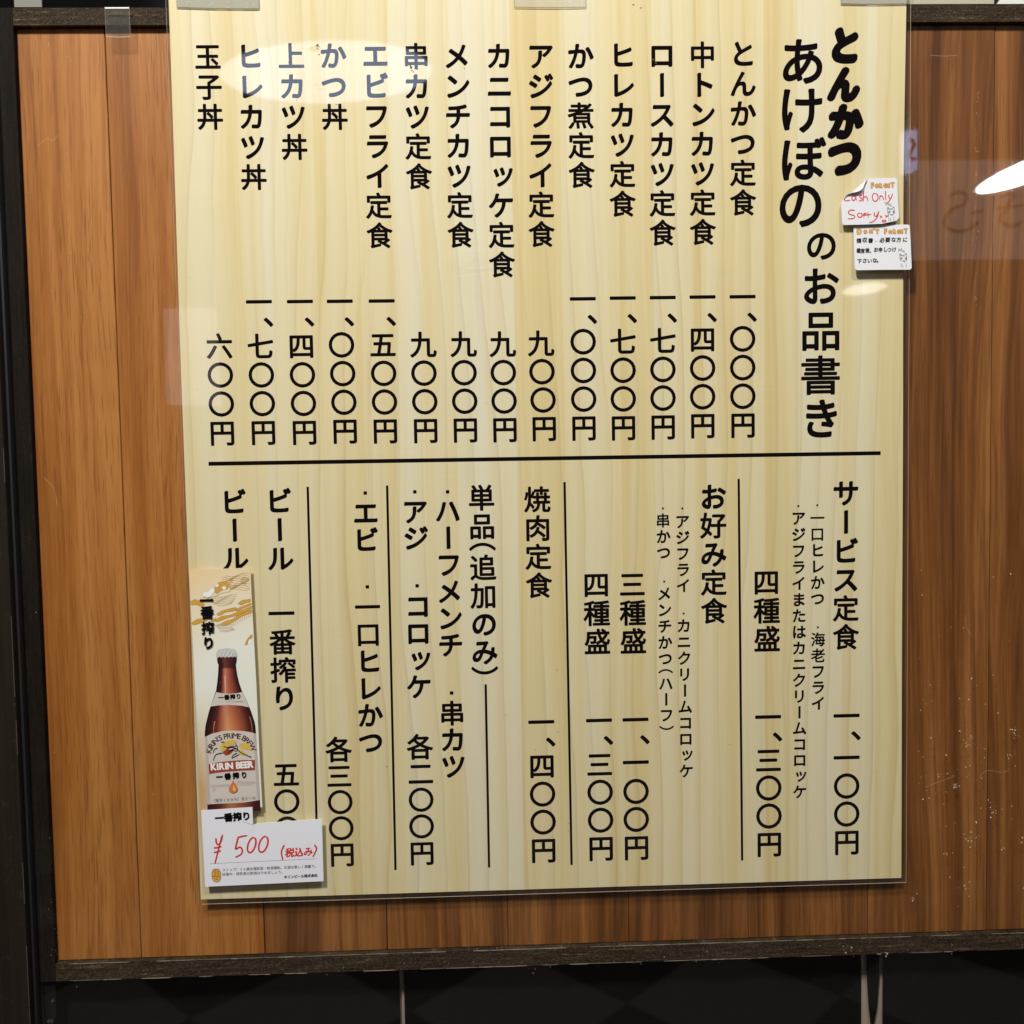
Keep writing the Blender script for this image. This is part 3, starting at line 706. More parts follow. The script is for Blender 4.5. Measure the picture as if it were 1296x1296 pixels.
                [(-272.5, -91.76), (-270.98, -91.91), (-269.45, -92.1), (-267.93, -92.26), (-266.41, -92.33), (-264.88, -92.27), (-263.34, -92.07), (-261.8, -91.74), (-260.26, -91.34)],
                [(-271.89, -93.13), (-270.37, -93.31), (-268.85, -93.43), (-267.32, -93.44), (-265.78, -93.32), (-264.25, -93.05), (-262.7, -92.68), (-261.16, -92.25), (-259.62, -91.84)],
                [(-260.95, -89.14), (-260.42, -86.38), (-260.57, -84.16)], [(-259.17, -88.18), (-258.64, -85.42), (-258.79, -83.31)], [(-257.39, -87.22), (-256.86, -84.46), (-257.02, -82.46)],
                [(-255.61, -86.27), (-255.08, -83.5), (-255.24, -81.62)], [(-253.83, -85.31), (-253.31, -82.55), (-253.47, -80.77)], [(-252.05, -84.35), (-251.53, -81.59), (-251.69, -79.92)],
                [(-250.27, -83.39), (-249.75, -80.63), (-249.92, -79.07)], [(-248.5, -82.43), (-247.97, -79.67), (-248.14, -78.23)], [(-246.72, -81.47), (-246.19, -78.71), (-246.37, -77.38)],
                [(-258.6, -54.31), (-258.93, -55.31), (-259.76, -55.94), (-260.79, -55.99), (-261.66, -55.44), (-262.07, -54.49), (-261.87, -53.46), (-261.14, -52.72), (-260.13, -52.52)],
                [(-249.73, -52.93), (-250.53, -53.14), (-251.3, -52.85), (-251.78, -52.17), (-251.78, -51.34), (-251.32, -50.64), (-250.56, -50.32), (-249.75, -50.49), (-249.19, -51.1)],
                [(-257.62, -54.34), (-258.14, -55.88), (-259.44, -56.87), (-261.05, -56.95), (-262.41, -56.1), (-263.04, -54.61), (-262.74, -53.0), (-261.59, -51.84), (-260.01, -51.53)],
                [(-249.33, -53.61), (-250.58, -53.93), (-251.79, -53.48), (-252.52, -52.42), (-252.53, -51.12), (-251.82, -50.03), (-250.62, -49.53), (-249.36, -49.8), (-248.48, -50.74)],
                [(-256.64, -54.36), (-257.35, -56.46), (-259.11, -57.8), (-261.3, -57.91), (-263.15, -56.75), (-264.02, -54.73), (-263.6, -52.55), (-262.04, -50.97), (-259.89, -50.55)],
                [(-248.93, -54.29), (-250.63, -54.73), (-252.27, -54.12), (-253.27, -52.67), (-253.29, -50.9), (-252.31, -49.41), (-250.68, -48.74), (-248.97, -49.1), (-247.78, -50.39)],
                [(-285.14, -63.13), (-283.95, -60.4), (-280.13, -59.93), (-278.42, -57.75), (-275.69, -57.48), (-274.69, -60.04), (-276.38, -61.66), (-279.2, -64.7), (-282.48, -65.07), (-285.14, -63.13)],
                [(-284.65, -64.8), (-280.32, -65.45), (-275.38, -64.45), (-269.31, -61.82), (-261.63, -60.33)]],
 'gray_lines': [[(-284.11, -220.8), (-267.99, -220.54)], [(-284.15, -221.98), (-268.03, -221.72)], [(-262.49, -217.74), (-246.62, -218.89)], [(-262.53, -219.04), (-247.23, -219.94)], [(-262.58, -220.69), (-249.58, -221.17)],
                [(-281.9, -223.46), (-281.98, -225.82)], [(-280.73, -222.9), (-280.24, -225.27)]],
 'hand': [(-285.18, -295.41), (-284.41, -293.05), (-283.7, -292.48), (-283.21, -291.66), (-282.3, -292.16), (-281.58, -291.47), (-280.68, -291.98), (-279.75, -291.77), (-279.09, -292.74), (-278.43, -293.71), (-277.82, -296.24),
          (-278.17, -299.8), (-279.41, -302.15), (-282.08, -302.66), (-284.23, -301.16), (-285.07, -298.75)],
 'hand_lines': [[(-283.25, -292.85), (-283.4, -297.25)], [(-281.97, -292.65), (-282.12, -296.94)], [(-280.7, -292.69), (-280.85, -296.98)], [(-279.46, -293.44), (-279.59, -297.37)],
                [(-284.58, -298.05), (-281.91, -297.66), (-278.58, -298.24)], [(-283.48, -299.64), (-280.0, -299.15)], [(-282.6, -300.86), (-280.05, -300.58)]],
 'main_label': [(-287.32, -180.68), (-280.91, -177.8), (-272.83, -176.13), (-265.92, -175.73), (-256.76, -176.32), (-249.9, -177.44), (-245.23, -179.09), (-245.17, -187.91), (-244.58, -202.06), (-244.11, -219.79), (-244.0, -234.58),
                (-250.62, -235.7), (-257.57, -236.45), (-265.07, -236.71), (-273.72, -236.81), (-280.64, -236.97), (-286.97, -237.03), (-286.91, -218.59), (-286.87, -200.91), (-287.19, -186.79)],
 'mr1': [[(278.87, 248.07), (280.81, 248.53)], [(280.17, 245.85), (280.49, 248.06), (281.3, 246.63), (282.27, 248.04), (282.77, 245.67)], [(283.57, 247.4), (283.25, 245.43)], [(284.71, 246.6), (283.9, 246.13), (285.04, 245.02)],
         [(285.85, 244.78), (286.17, 244.54)]],
 'mr2': [[(290.73, 207.99), (291.04, 210.68), (292.02, 208.93), (292.99, 210.82), (293.49, 207.96)], [(294.13, 209.38), (294.3, 207.64)], [(295.44, 208.97), (294.62, 208.58), (295.77, 207.62)], [(296.42, 207.14), (296.67, 206.9)]],
 'n1_red': [[(250.22, 254.94), (247.63, 254.18), (246.18, 252.07), (246.83, 250.1), (250.71, 250.69)], [(255.31, 253.56), (253.13, 253.81), (252.08, 251.62), (253.46, 250.27), (255.07, 251.6), (255.39, 253.32), (255.88, 250.33)],
            [(260.72, 254.85), (258.78, 253.92), (259.11, 252.5), (260.57, 251.55), (260.17, 250.13), (257.99, 250.0)], [(262.01, 257.82), (261.69, 253.89), (261.54, 249.57)],
            [(261.7, 252.16), (263.47, 253.41), (264.77, 252.45), (265.43, 249.77)],
            [(272.35, 255.85), (273.22, 255.06), (273.77, 253.85), (273.9, 252.44), (273.59, 251.1), (272.88, 250.06), (271.93, 249.53), (270.88, 249.59), (269.95, 250.24), (269.31, 251.36), (269.06, 252.74), (269.26, 254.13),
             (269.86, 255.27), (270.77, 255.95), (271.81, 256.05)],
            [(275.28, 253.93), (275.13, 250.47)], [(275.29, 252.83), (276.42, 253.92), (277.71, 253.12), (278.53, 250.44)], [(280.12, 257.82), (280.14, 254.12), (280.32, 250.26)],
            [(282.57, 254.65), (283.22, 252.12), (284.52, 251.72), (286.04, 255.4)], [(286.04, 255.4), (284.04, 250.94), (281.46, 248.05)],
            [(253.96, 242.17), (250.89, 242.35), (248.95, 240.64), (250.09, 238.9), (253.16, 238.08), (254.14, 236.65), (252.52, 235.41), (248.48, 235.29)],
            [(259.04, 239.79), (259.73, 239.38), (260.17, 238.74), (260.27, 238.0), (260.02, 237.3), (259.45, 236.75), (258.69, 236.48), (257.85, 236.51), (257.11, 236.86), (256.59, 237.45), (256.4, 238.17), (256.56, 238.9),
             (257.05, 239.49), (257.77, 239.85), (258.6, 239.9)],
            [(261.73, 239.89), (261.74, 236.1)], [(261.74, 238.55), (262.87, 239.72), (264.0, 239.55)], [(265.13, 240.33), (265.31, 236.07)], [(260.6, 238.16), (265.46, 238.43), (267.56, 238.73)],
            [(270.47, 240.43), (270.48, 238.07), (271.94, 237.11), (273.96, 240.4)], [(274.2, 241.18), (272.76, 236.47), (269.53, 232.95), (266.13, 231.96)], [(275.02, 237.55), (276.97, 236.27)], [(275.03, 235.5), (276.48, 237.22)],
            [(279.23, 237.98), (281.51, 236.7)], [(279.64, 236.24), (282.31, 238.11)],
            [(278.8, 233.91), (279.33, 233.72), (279.65, 233.43), (279.73, 233.09), (279.54, 232.77), (279.12, 232.53), (278.54, 232.4), (277.91, 232.42), (277.36, 232.58), (276.97, 232.85), (276.82, 233.18), (276.94, 233.51),
             (277.31, 233.78), (277.85, 233.94), (278.48, 233.96)]],
 'n1_t': [[(262.31, 264.26), (264.57, 264.87), (264.41, 263.93), (262.96, 262.92), (263.61, 260.95)]],
 'neck_label': [(-276.66, -143.34), (-272.1, -144.46), (-266.09, -145.06), (-260.05, -144.76), (-255.41, -143.76), (-252.77, -150.1), (-250.23, -156.66), (-257.1, -155.14), (-266.4, -154.34), (-274.63, -154.47), (-281.78, -155.29),
                (-279.28, -149.43)],
 'note1': [(266.18, 268.07), (277.49, 268.45), (288.17, 268.59), (289.63, 268.03), (290.2, 266.61), (290.52, 251.27), (291.0, 235.9), (288.58, 233.32), (276.83, 230.91), (261.43, 230.43), (245.65, 230.27), (244.28, 230.6), (243.79, 231.55),
           (243.46, 240.69), (243.2, 247.77), (244.81, 250.12)],
 'note2': [(255.36, 230.96), (276.02, 230.92), (299.14, 230.68), (300.36, 230.2), (300.86, 228.93), (301.02, 213.27), (300.96, 195.03), (300.4, 193.77), (299.1, 193.31), (276.16, 193.41), (255.85, 193.32), (254.39, 193.82),
           (253.82, 194.93), (253.78, 213.77), (254.15, 229.4), (254.47, 230.5)],
 'nt': {'h1': [('F', 269.59, 262.47, 5.31), ('O', 273.15, 262.12, 4.03), ('R', 276.47, 262.25, 4.51), ('G', 280.11, 262.22, 4.19), ('E', 283.02, 262.27, 4.03), ('T', 286.26, 262.71, 4.99)],
        'h2': [('D', 258.61, 225.41, 5.47), ('O', 263.72, 225.04, 3.86), ('N', 268.34, 225.31, 4.19), ('’', 271.0, 227.65, 3.22), ('T', 273.61, 225.26, 4.67), ('F', 280.5, 225.19, 5.31), ('O', 284.31, 224.67, 3.7),
               ('R', 287.8, 224.95, 4.51), ('G', 291.3, 224.76, 4.03), ('E', 294.06, 224.89, 3.86), ('T', 297.3, 225.33, 4.99)],
        'l1': (255.96, 218.01, 298.4, 218.2, 4.9),
        'l2': (255.41, 209.4, 288.77, 209.99, 4.91),
        'l3': (255.84, 200.93, 276.29, 201.02, 4.6)},
 't': {'arc': [(-284.67, -193.68), (-283.64, -190.41), (-280.61, -185.79), (-276.24, -182.15), (-270.67, -180.42), (-263.77, -179.89), (-257.49, -181.12), (-252.41, -184.19), (-249.1, -188.4), (-247.4, -192.8)],
       'banner': (-282.55, -205.51, -248.68, -204.08, 6.36),
       'card_v': [('一', -281.79, -67.07, 11.75), ('番', -281.59, -77.04, 11.54000000000002), ('搾', -281.38, -90.01, 11.329999999999984), ('り', -281.26, -102.22, 10.899999999999977)],
       'label': (-279.64, -214.31, -252.65, -212.82, 5.42),
       'malt': (-283.41, -233.81, -247.04, -232.25, 3.55),
       'neck': (-275.29, -148.19, -256.08, -147.33, 4.47),
       'neck2': (-268.49, -151.15, -253.7, -151.86, 2.69),
       's1': (-276.55, -292.82, -197.48, -291.79, 3.45),
       's2': (-276.67, -296.51, -225.12, -295.96, 3.46),
       's3': (-225.84, -300.35, -197.94, -299.67, 3.47),
       'tag': (-281.05, -248.73, -251.5, -247.46, 7.57),
       'tax': (-224.28, -279.64, -201.41, -278.9, 8.81)},
 'tag': [(-292.09, -242.02), (-250.0, -240.39), (-250.02, -255.45), (-246.98, -254.35), (-193.1, -252.01), (-193.2, -304.84), (-291.11, -306.55)],
 'tag_crease': [[(-258.81, -252.34), (-254.47, -253.77), (-249.91, -255.69)]],
 'tag_line': [[(-286.52, -287.15), (-240.47, -286.3), (-198.0, -285.57)]],
 'white_blobs': [[(-285.14, -63.13), (-283.95, -60.4), (-280.13, -59.93), (-278.42, -57.75), (-275.69, -57.48), (-275.23, -60.03), (-276.38, -61.66), (-279.19, -64.37), (-282.47, -64.63)],
                 [(-274.52, -55.08), (-273.38, -53.45), (-271.8, -55.14), (-273.26, -56.43)], [(-269.14, -56.85), (-267.47, -55.78), (-265.67, -57.26), (-267.57, -58.76)],
                 [(-251.28, -104.14), (-247.66, -100.56), (-245.67, -100.05), (-246.4, -102.26), (-249.42, -104.19)]],
 'yen': [[(-280.82, -265.81), (-280.39, -269.98), (-278.34, -270.87), (-276.26, -267.13), (-275.31, -262.89)], [(-275.56, -263.59), (-277.49, -269.47), (-279.73, -277.72), (-282.36, -287.16)],
         [(-282.6, -273.83), (-279.59, -273.57), (-276.56, -272.83)], [(-282.73, -277.63), (-279.94, -277.12), (-277.15, -276.37)],
         [(-262.47, -265.41), (-264.04, -271.06), (-264.87, -275.2), (-261.47, -273.76), (-259.58, -275.95), (-260.51, -279.73), (-265.22, -282.21)], [(-262.7, -265.4), (-259.44, -264.78), (-255.26, -264.08)],
         [(-248.83, -266.37), (-248.13, -267.91), (-248.07, -270.26), (-248.67, -272.98), (-249.8, -275.56), (-251.26, -277.54), (-252.79, -278.56), (-254.09, -278.41), (-254.94, -277.14), (-255.18, -274.97), (-254.75, -272.3),
          (-253.75, -269.63), (-252.35, -267.45), (-250.82, -266.15), (-249.42, -265.97)],
         [(-239.03, -265.84), (-238.23, -267.45), (-238.12, -269.88), (-238.72, -272.7), (-239.92, -275.38), (-241.5, -277.44), (-243.18, -278.49), (-244.63, -278.33), (-245.6, -277.01), (-245.91, -274.76), (-245.49, -271.99),
          (-244.44, -269.22), (-242.93, -266.96), (-241.25, -265.61), (-239.71, -265.43)],
         [(-224.78, -273.19), (-227.27, -278.71), (-226.32, -285.54)], [(-199.76, -273.82), (-198.23, -277.21), (-201.44, -283.91)]]}

# ================================================================ the setting
b = Build(); b.add([(-5, -7, -1.10), (5, -7, -1.10), (5, 1.2, -1.10), (-5, 1.2, -1.10)], [(0, 1, 2, 3)])
fl = b.make('floor', mat_floor()); fl['kind'] = 'structure'
b = Build(); b.box(-1.4, 1.6, .30, .34, -1.095, 1.2)
wl = b.make('wall', plain("dark_interior_wall", (.008, .008, .010), .9)); wl['kind'] = 'structure'

# ================================================================ wood panel behind the glass
panel = thing('wood_panel', 'brown varnished plank panel in a dark wooden frame behind the menu poster', 'panel', loc=(0, .02, -.393))
seams = [-.4216, -.3518, -.2475, -.1432, -.0398, .0644, .1682, .2727, .3772, .4815, .5858]
YP0, YP1 = .0085, .0185
for i in range(len(seams) - 1):
    g = random.uniform(.0002, .0005)
    x0, x1 = seams[i] + (g if i else 0), seams[i + 1] - g
    b = Build(); dy = random.uniform(0, .0005)
    b.box(x0, x1, YP0 + dy, YP1, -.3737, .3958)
    pl = b.make('plank', M_plank_orange if i in (0, 1) else M_plank_brown, panel)  # leftmost planks take the orange tone, the others a darker brown
    bv = pl.modifiers.new('soft edge', 'BEVEL'); bv.width = .0005; bv.segments = 1
b = Build(); b.box(-.43, .60, YP1 + .0003, YP1 + .004, -.382, .404); b.make('backing_board', M_backer, panel)


def rail(x0, x1, z0, z1, name, mat, rough_edge=0.0):
    """a frame member with slightly worn edges"""
    b = Build(); n = 90
    top, bot = [], []
    for i in range(n + 1):
        t = i / n
        top.append((x0 + (x1 - x0) * t, z1 - abs(random.gauss(0, rough_edge))))
        bot.append((x0 + (x1 - x0) * t, z0 + abs(random.gauss(0, rough_edge))))
    pts = bot + top[::-1]
    b.slab(pts, .0035, YP1)
    return b.make(name, mat, panel)


rail(-.4215, .60, .3960, .4098, 'top_rail', M_rail, .00012)
rail(-.4215, .60, -.3890, -.3739, 'bottom_rail', M_rail, .00022)
b = Build(); b.box(-.4445, -.4217, .0033, YP1, -.3890, .4098); b.make('side_stile', M_rail2, panel)
# pale worn arrises along the bottom rail
M_worn = plain("bare_worn_wood", (.42, .34, .24), .8)
for zz, dens in ((-.3741, .85), (-.3887, .55)):
    b = Build(); x = -.41
    while x < .45:
        L = random.uniform(.004, .03)
        if random.random() < dens:
            w = random.uniform(.00025, .0008)
            b.poly([(x, zz - w / 2), (x + L * .5, zz - w * .8), (x + L, zz - w / 2), (x + L * .9, zz + w / 2 * .5), (x + L * .4, zz + w * .3), (x, zz + w * .2)], .00335)
        x += L
    b.make('worn_edge', M_worn, panel, kind='stuff')

# things standing inside above the panel
b = Build(); b.box(-.4212, -.3995, .0060, .0072, .4115, .52)
tag(b.make('paper_card', plain("grey_paper", (.26, .25, .22), .7)), 'small grey paper card in the dark gap above the panel at its left end', 'card')
b = Build(); b.box(.2900, .3745, .0060, .0072, .4115, .53)
tag(b.make('notice_board', plain("beige_paper_board", (.56, .50, .38), .7)), 'beige paper board above the dark rail right of the poster', 'board')
b = Build(); b.slab([(.3770, .4115), (.3810, .4170), (.3840, .53), (.56, .53), (.56, .4115)], .0062, .0074)
tag(b.make('paper_sheet', plain("bright_white_paper", (.86, .86, .84), .6)), 'bright white paper sheet above the dark rail in the upper right corner', 'paper')

# dark curtain below the panel
cur = thing('curtain', 'black cloth curtain with pale slits hanging below the wood panel', 'curtain', loc=(0, .035, -.80))
YC = .0225


def drape(x0, x1, name):
    b = Build(); n = max(4, int((x1 - x0) / .008)); v = []; f = []
    for i in range(n + 1):
        x = x0 + (x1 - x0) * i / n
        y = YC + .0012 * math.sin(x * 95) + .0006 * math.sin(x * 31 + 1)
        v += [(x, y, -.80), (x, y, -.388)]
    f = [(2 * i, 2 * i + 2, 2 * i + 3, 2 * i + 1) for i in range(n)]
    b.add(v, f)
    return b.make(name, M_cloth, cur, True)


drape(-.452, -.1350, 'cloth_panel')
drape(-.1313, .2728, 'cloth_panel')
drape(.2918, .60, 'cloth_panel')
b = Build(); b.slab([(.2775, -.388), (.2890, -.388), (.2886, -.425), (.2872, -.447), (.2846, -.462), (.2827, -.4705), (.2812, -.462), (.2796, -.447), (.2782, -.425)], YC, YC + .001)
b.make('cloth_tongue', M_cloth, cur)
b = Build(); b.box(-.150, -.118, YC + .0030, YC + .0045, -.80, -.388); b.make('pale_lining', M_pale, cur)
b = Build(); b.box(.262, .304, YC + .0030, YC + .0045, -.80, -.388); b.make('pale_lining', M_pale, cur)

# latch under the panel's left corner
la = thing('latch', 'small black latch under the lower left corner of the wood panel', 'latch', loc=(-.43, .02, -.43))
b = Build(); b.slab([(-.4345, -.3945), (-.4235, -.3945), (-.4240, -.4190), (-.4275, -.4315), (-.4325, -.4315), (-.4335, -.415)], .006, .026)
lo = b.make('latch_body', M_black, la); bv = lo.modifiers.new('soft edge', 'BEVEL'); bv.width = .0008; bv.segments = 2
for zz, xx in ((-.407, -.4262), (-.4245, -.4275), (-.4245, -.4300)):
    b = Build(); n = 12
    b.slab([(xx + .0011 * math.cos(2 * math.pi * i / n), zz + .0011 * math.sin(2 * math.pi * i / n)) for i in range(n)], .0048, .0065)
    b.make('screw', plain("dull_steel", (.25, .24, .23), .3, metal=.8), la)
b = Build(); b.box(-.4395, -.4350, .006, .026, -.80, -.3905)
b.make('strike_plate', plain("grey_metal_strip", (.075, .068, .060), .5), la)

# ================================================================ shop window: glass and metal frame
win = thing('shop_window', 'clear shop window pane in a dark metal frame in front of the wood panel', 'window', loc=(0, .002, -.80))
b = Build(); b.box(-.437, .62, 0, .003, -.80, .80); b.make('glass_pane', M_glass, win)
b = Build(); b.box(-.4655, -.4378, -.010, .012, -.80, .80)
b.box(-.62, -.4657, -.014, .012, -.80, .80)
fs = b.make('frame_stile', M_metal, win)
bv = fs.modifiers.new('soft edge', 'BEVEL'); bv.width = .0010; bv.segments = 2
b = Build(); b.box(-.4376, -.4352, -.0035, .006, -.80, .80); b.make('glazing_gasket', M_gasket, win)
b = Build(); z = -.47
while z < .44:
    L = random.uniform(.01, .09)
    if random.random() < .6: b.box(-.43825, -.43795, -.01015, -.0096, z, z + L)
    z += L + random.uniform(0, .02)
b.make('worn_edge', M_lip, win, kind='stuff')


# dust, paint flecks and scratches on the glass
def fleck(b, x, z, r, y=-.00004):
    n = random.choice((4, 5, 6, 7)); a0 = random.uniform(0, 6.28); st = random.uniform(.35, 1.0); th = random.uniform(0, 3.14)
    pts = []
    for i in range(n):
        t = a0 + 2 * math.pi * i / n; rr = r * random.uniform(.45, 1.15)
        px, pz = rr * math.cos(t), rr * math.sin(t) * st
        pts.append((x + px * math.cos(th) - pz * math.sin(th), z + px * math.sin(th) + pz * math.cos(th)))
    b.poly(pts, y)


b = Build()
for i in range(170):      # thick on the lower right
    x = .312 + abs(random.gauss(.035, .035)); z = random.gauss(-.22, .09)
    if x > .43 or z > -.04 or z < -.40: continue
    fleck(b, x, z, random.choice((.0002, .0003, .0004, .0006, .0010)))
for cx, cz, n, s in ((.355, -.205, 26, .004), (.395, -.195, 16, .004), (.345, -.242, 14, .003), (.392, -.216, 16, .004), (.338, -.300, 12, .003), (.362, -.29, 18, .006), (.38, -.262, 18, .006), (.405, -.29, 16, .005),
                     (.33, -.232, 8, .002), (.31, -.338, 14, .003), (.352, -.33, 10, .005), (.408, -.25, 10, .004), (.285, -.3865, 16, .002), (.25, -.382, 8, .004), (.385, -.300, 10, .004)):
    for i in range(n // 2 + 2): fleck(b, random.gauss(cx, s * .6), random.gauss(cz, s * .5), random.choice((.0003, .0004, .0006, .0010)))
for i in range(70):       # a run of flecks down the right plank
    z = .36 - abs(random.gauss(0, .10)) - random.random() * .05
    fleck(b, random.gauss(.3585, .0012), z, random.choice((.00015, .0002, .0003, .0005)))
for i in range(170):      # thin scatter on the left
    x = -.424 + abs(random.gauss(.045, .05)); z = random.uniform(-.38, .40)
    if x < -.30: fleck(b, x, z, random.choice((.00015, .0002, .0003, .0004)))
for i in range(160):      # grime above the bottom rail on the left
    x = random.uniform(-.424, -.345); z = -.376 + abs(random.gauss(0, .022))
    fleck(b, x, z, random.choice((.00012, .0002, .0003)))
for i in range(60):
    fleck(b, random.uniform(-.08, .06), -.374 + abs(random.gauss(0, .006)), random.choice((.0002, .0003, .0004)))
for i in range(90):
    fleck(b, random.uniform(-.42, .42), random.gauss(-.385, .004), random.choice((.0002, .0003, .0005)))
for pts in (((-.405, .300), (-.398, .306), (-.393, .3045), (-.3885, .309)), ((-.412, .036), (-.404, .026), (-.402, .012)), ((.318, -.242), (.335, -.236), (.344, -.233)), ((.365, -.235), (.372, -.229), (.385, -.231), (.392, -.228)),
            ((.318, .368), (.330, .3672), (.342, .3678)), ((.352, -.095), (.353, -.105), (.357, -.112))):
    b.ribbon(pts, .00011, -.00004)
b.make('dust_specks', M_dust, win, kind='stuff')

# ================================================================ the menu poster
PX = -.0012                       # front of the paper
post = thing('menu_poster', 'large cream pine patterned menu poster covered in black vertical writing', 'poster', loc=(0, 0, -.320))
ZB, ZT = -.3200, .4230
b = Build()
edge = []
n = 60
def wob(t, a, ph): return a * (math.sin(t * 5.1 + ph) + .5 * math.sin(t * 11.3 + ph * 2))
for i in range(n + 1): edge.append((.297 + wob(i / n, .0004, 1.0) + (.0012 if i / n > .8 else 0) * ((i / n - .8) / .2), ZB + (ZT - ZB) * i / n))
for i in range(n + 1): edge.append((-.297 + wob(1 - i / n, .0003, 2.2), ZT - (ZT - ZB) * i / n))
b.slab(edge, PX, -.0004)
b.make('sheet', M_poster, post)
b = Build()                       # clear margin of the laminate, a ring round the sheet
b.box(.2968, .3018, -.00075, -.0005, ZB - .0042, ZT)
b.box(-.2990, -.2966, -.00075, -.0005, ZB - .0042, ZT)
b.box(-.2964, .2966, -.00075, -.0005, ZB - .0042, ZB + .0004)
b.make('laminate_film', M_film, post)
b = Build()                       # the film's cut edge, its bright highlight put in as a pale colour
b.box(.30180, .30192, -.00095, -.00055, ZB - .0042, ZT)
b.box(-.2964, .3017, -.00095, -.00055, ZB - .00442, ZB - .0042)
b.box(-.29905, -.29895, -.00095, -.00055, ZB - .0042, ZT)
b.make('film_edge', plain("film_edge_highlight", (.60, .47, .33), .4), post)

YT = PX - .00003
def menu_text(name, segs):
    b = Build()
    for s, x0, z0, x1, z1, em in segs:
        x0, z0, x1, z1, em = (q / 1000 for q in (x0, z0, x1, z1, em))
        if s[-1] == '円': z1 += .030 * em
        for i, ch in enumerate(s):
            t = i / (len(s) - 1) if len(s) > 1 else 0
            put_char(b, ch, x0 + (x1 - x0) * t, z0 + (z1 - z0) * t, em, YT)
    b.make(name, M_ink, post)


for name, segs in TEXT:           # each bullet starts an item of its own
    item = []
    for sg in segs:
        if sg[0] in ('・', '一番搾り') and item:
            menu_text(name, item); item = []
        item.append(sg)
    menu_text(name, item)
b = Build(); b2 = Build()
for k, (ch, x, z, w, h, d) in enumerate(TITLE):
    v, f, bb = glyph(ch)
    x, z, w, h, d = (q / 1000 for q in (x, z, w, h, d))
    heavy = k < 4
    pen = nib(d * 1.15, d * .8, math.radians(50), 12) if heavy else nib(d, d * .75, math.radians(60), 10)
    W, H = w - 2 * d, h - 2 * d
    sl = .10 if heavy else 0.0
    def fn(p, q):
        a = (p - bb[0]) / (bb[1] - bb[0]) - .5; c = (q - bb[2]) / (bb[3] - bb[2]) - .5
        return (x + a * W + sl * c * H, z + c * H - (sl * .5 * a * W if heavy else 0))
    stamp(b if k < 8 else b2, ch, fn, YT, pen)
    if heavy:                     # second pass fills the fat strokes
        stamp(b, ch, fn, YT - 14 * LAYER, nib(d * .6, d * .45, math.radians(50), 8))
b.make('shop_name', M_ink, post)
b2.make('title', M_ink, post)
for x0, z0, x1, z1, w in RULES:
    x0, z0, x1, z1, w = (q / 1000 for q in (x0, z0, x1, z1, w))
    if abs(x1 - x0) < abs(z1 - z0): pts = [(x0 - w / 2, z0), (x1 - w / 2, z1), (x1 + w / 2, z1), (x0 + w / 2, z0)]
    else: pts = [(x0, z0 + w / 2), (x0, z0 - w / 2), (x1, z1 - w / 2), (x1, z1 + w / 2)]
    b = Build(); b.poly(pts, YT); b.make('rule', M_ink, post)
# grime specks on the poster
b = Build()
SPECKS = [(-.1795, .378, .0016), (-.1800, .3755, .0020), (-.1788, .3705, .0012), (-.106, .3605, .0018), (-.1045, .3570, .0022), (.0905, .3650, .0022), (.0925, .3625, .0014), (-.0625, .3585, .0010),
          (-.198, .3345, .0008), (-.166, .3310, .0008), (.075, .4085, .0010), (.0805, .4060, .0010), (-.203, .3645, .0008), (.146, -.06, .0008), (.005, -.133, .0010), (-.0385, -.170, .0006), (-.139, -.211, .0009), (.005, -.185, .0007),
          (.0125, -.264, .0007), (.0126, -.270, .0008), (-.0145, -.200, .0005), (.207, -.212, .0008), (.078, -.196, .0006), (.15, -.2, .0007), (.274, -.227, .0006), (.215, -.168, .0006), (-.05, .09, .0005), (.10, .06, .0006)]
for x, z, r in SPECKS:
    for i in range(3): fleck(b, x + random.gauss(0, r * .35), z + random.gauss(0, r * .35), r * random.uniform(.4, .7), YT - .00006 - i * LAYER)
for i in range(120):
    fleck(b, random.uniform(-.29, .29), random.uniform(-.31, .41), random.choice((.00015, .0002, .0003)), YT - .00006)
b.make('grime_specks', M_speck, post, kind='stuff')

# clear tapes
def tape(x0, x1, z0, z1, label, mat, y=-.0022, slant=0.0, dirt=True):
    t = thing('clear_tape', label, 'tape', 'clear tape strips along the top', loc=((x0 + x1) / 2, y, z0))
    b = Build(); pts = [(x0, z1), (x0 + .0006, z0 + .001)]
    for i in range(13): pts.append((x0 + (x1 - x0) * (.01 + .98 * i / 12), z0 + slant * i / 12 + random.uniform(-.0003, .0003)))
    pts += [(x1, z0 + slant + .001), (x1 - .0004, z1)]
    b.slab(pts, y, y + .0006); b.make('tape_strip', mat, t)
    b = Build()
    b.ribbon([(x0 + .0004, z0 + .0004), ((x0 + x1) / 2, z0 + slant / 2 - .0001), (x1 - .0004, z0 + slant + .0002)], .00045 if dirt else .0003, y - .0002)
    b.ribbon([(x1 - .0004, z0 + slant), (x1 - .0004, z1)], .0003 if dirt else .00012, y - .00025)
    b.ribbon([(x0 + .0004, z0), (x0 + .0002, z1)], .0003 if dirt else .00012, y - .00025)
    b.make('tape_edge', M_tape_line if dirt else M_tape_edge, t)
    return t


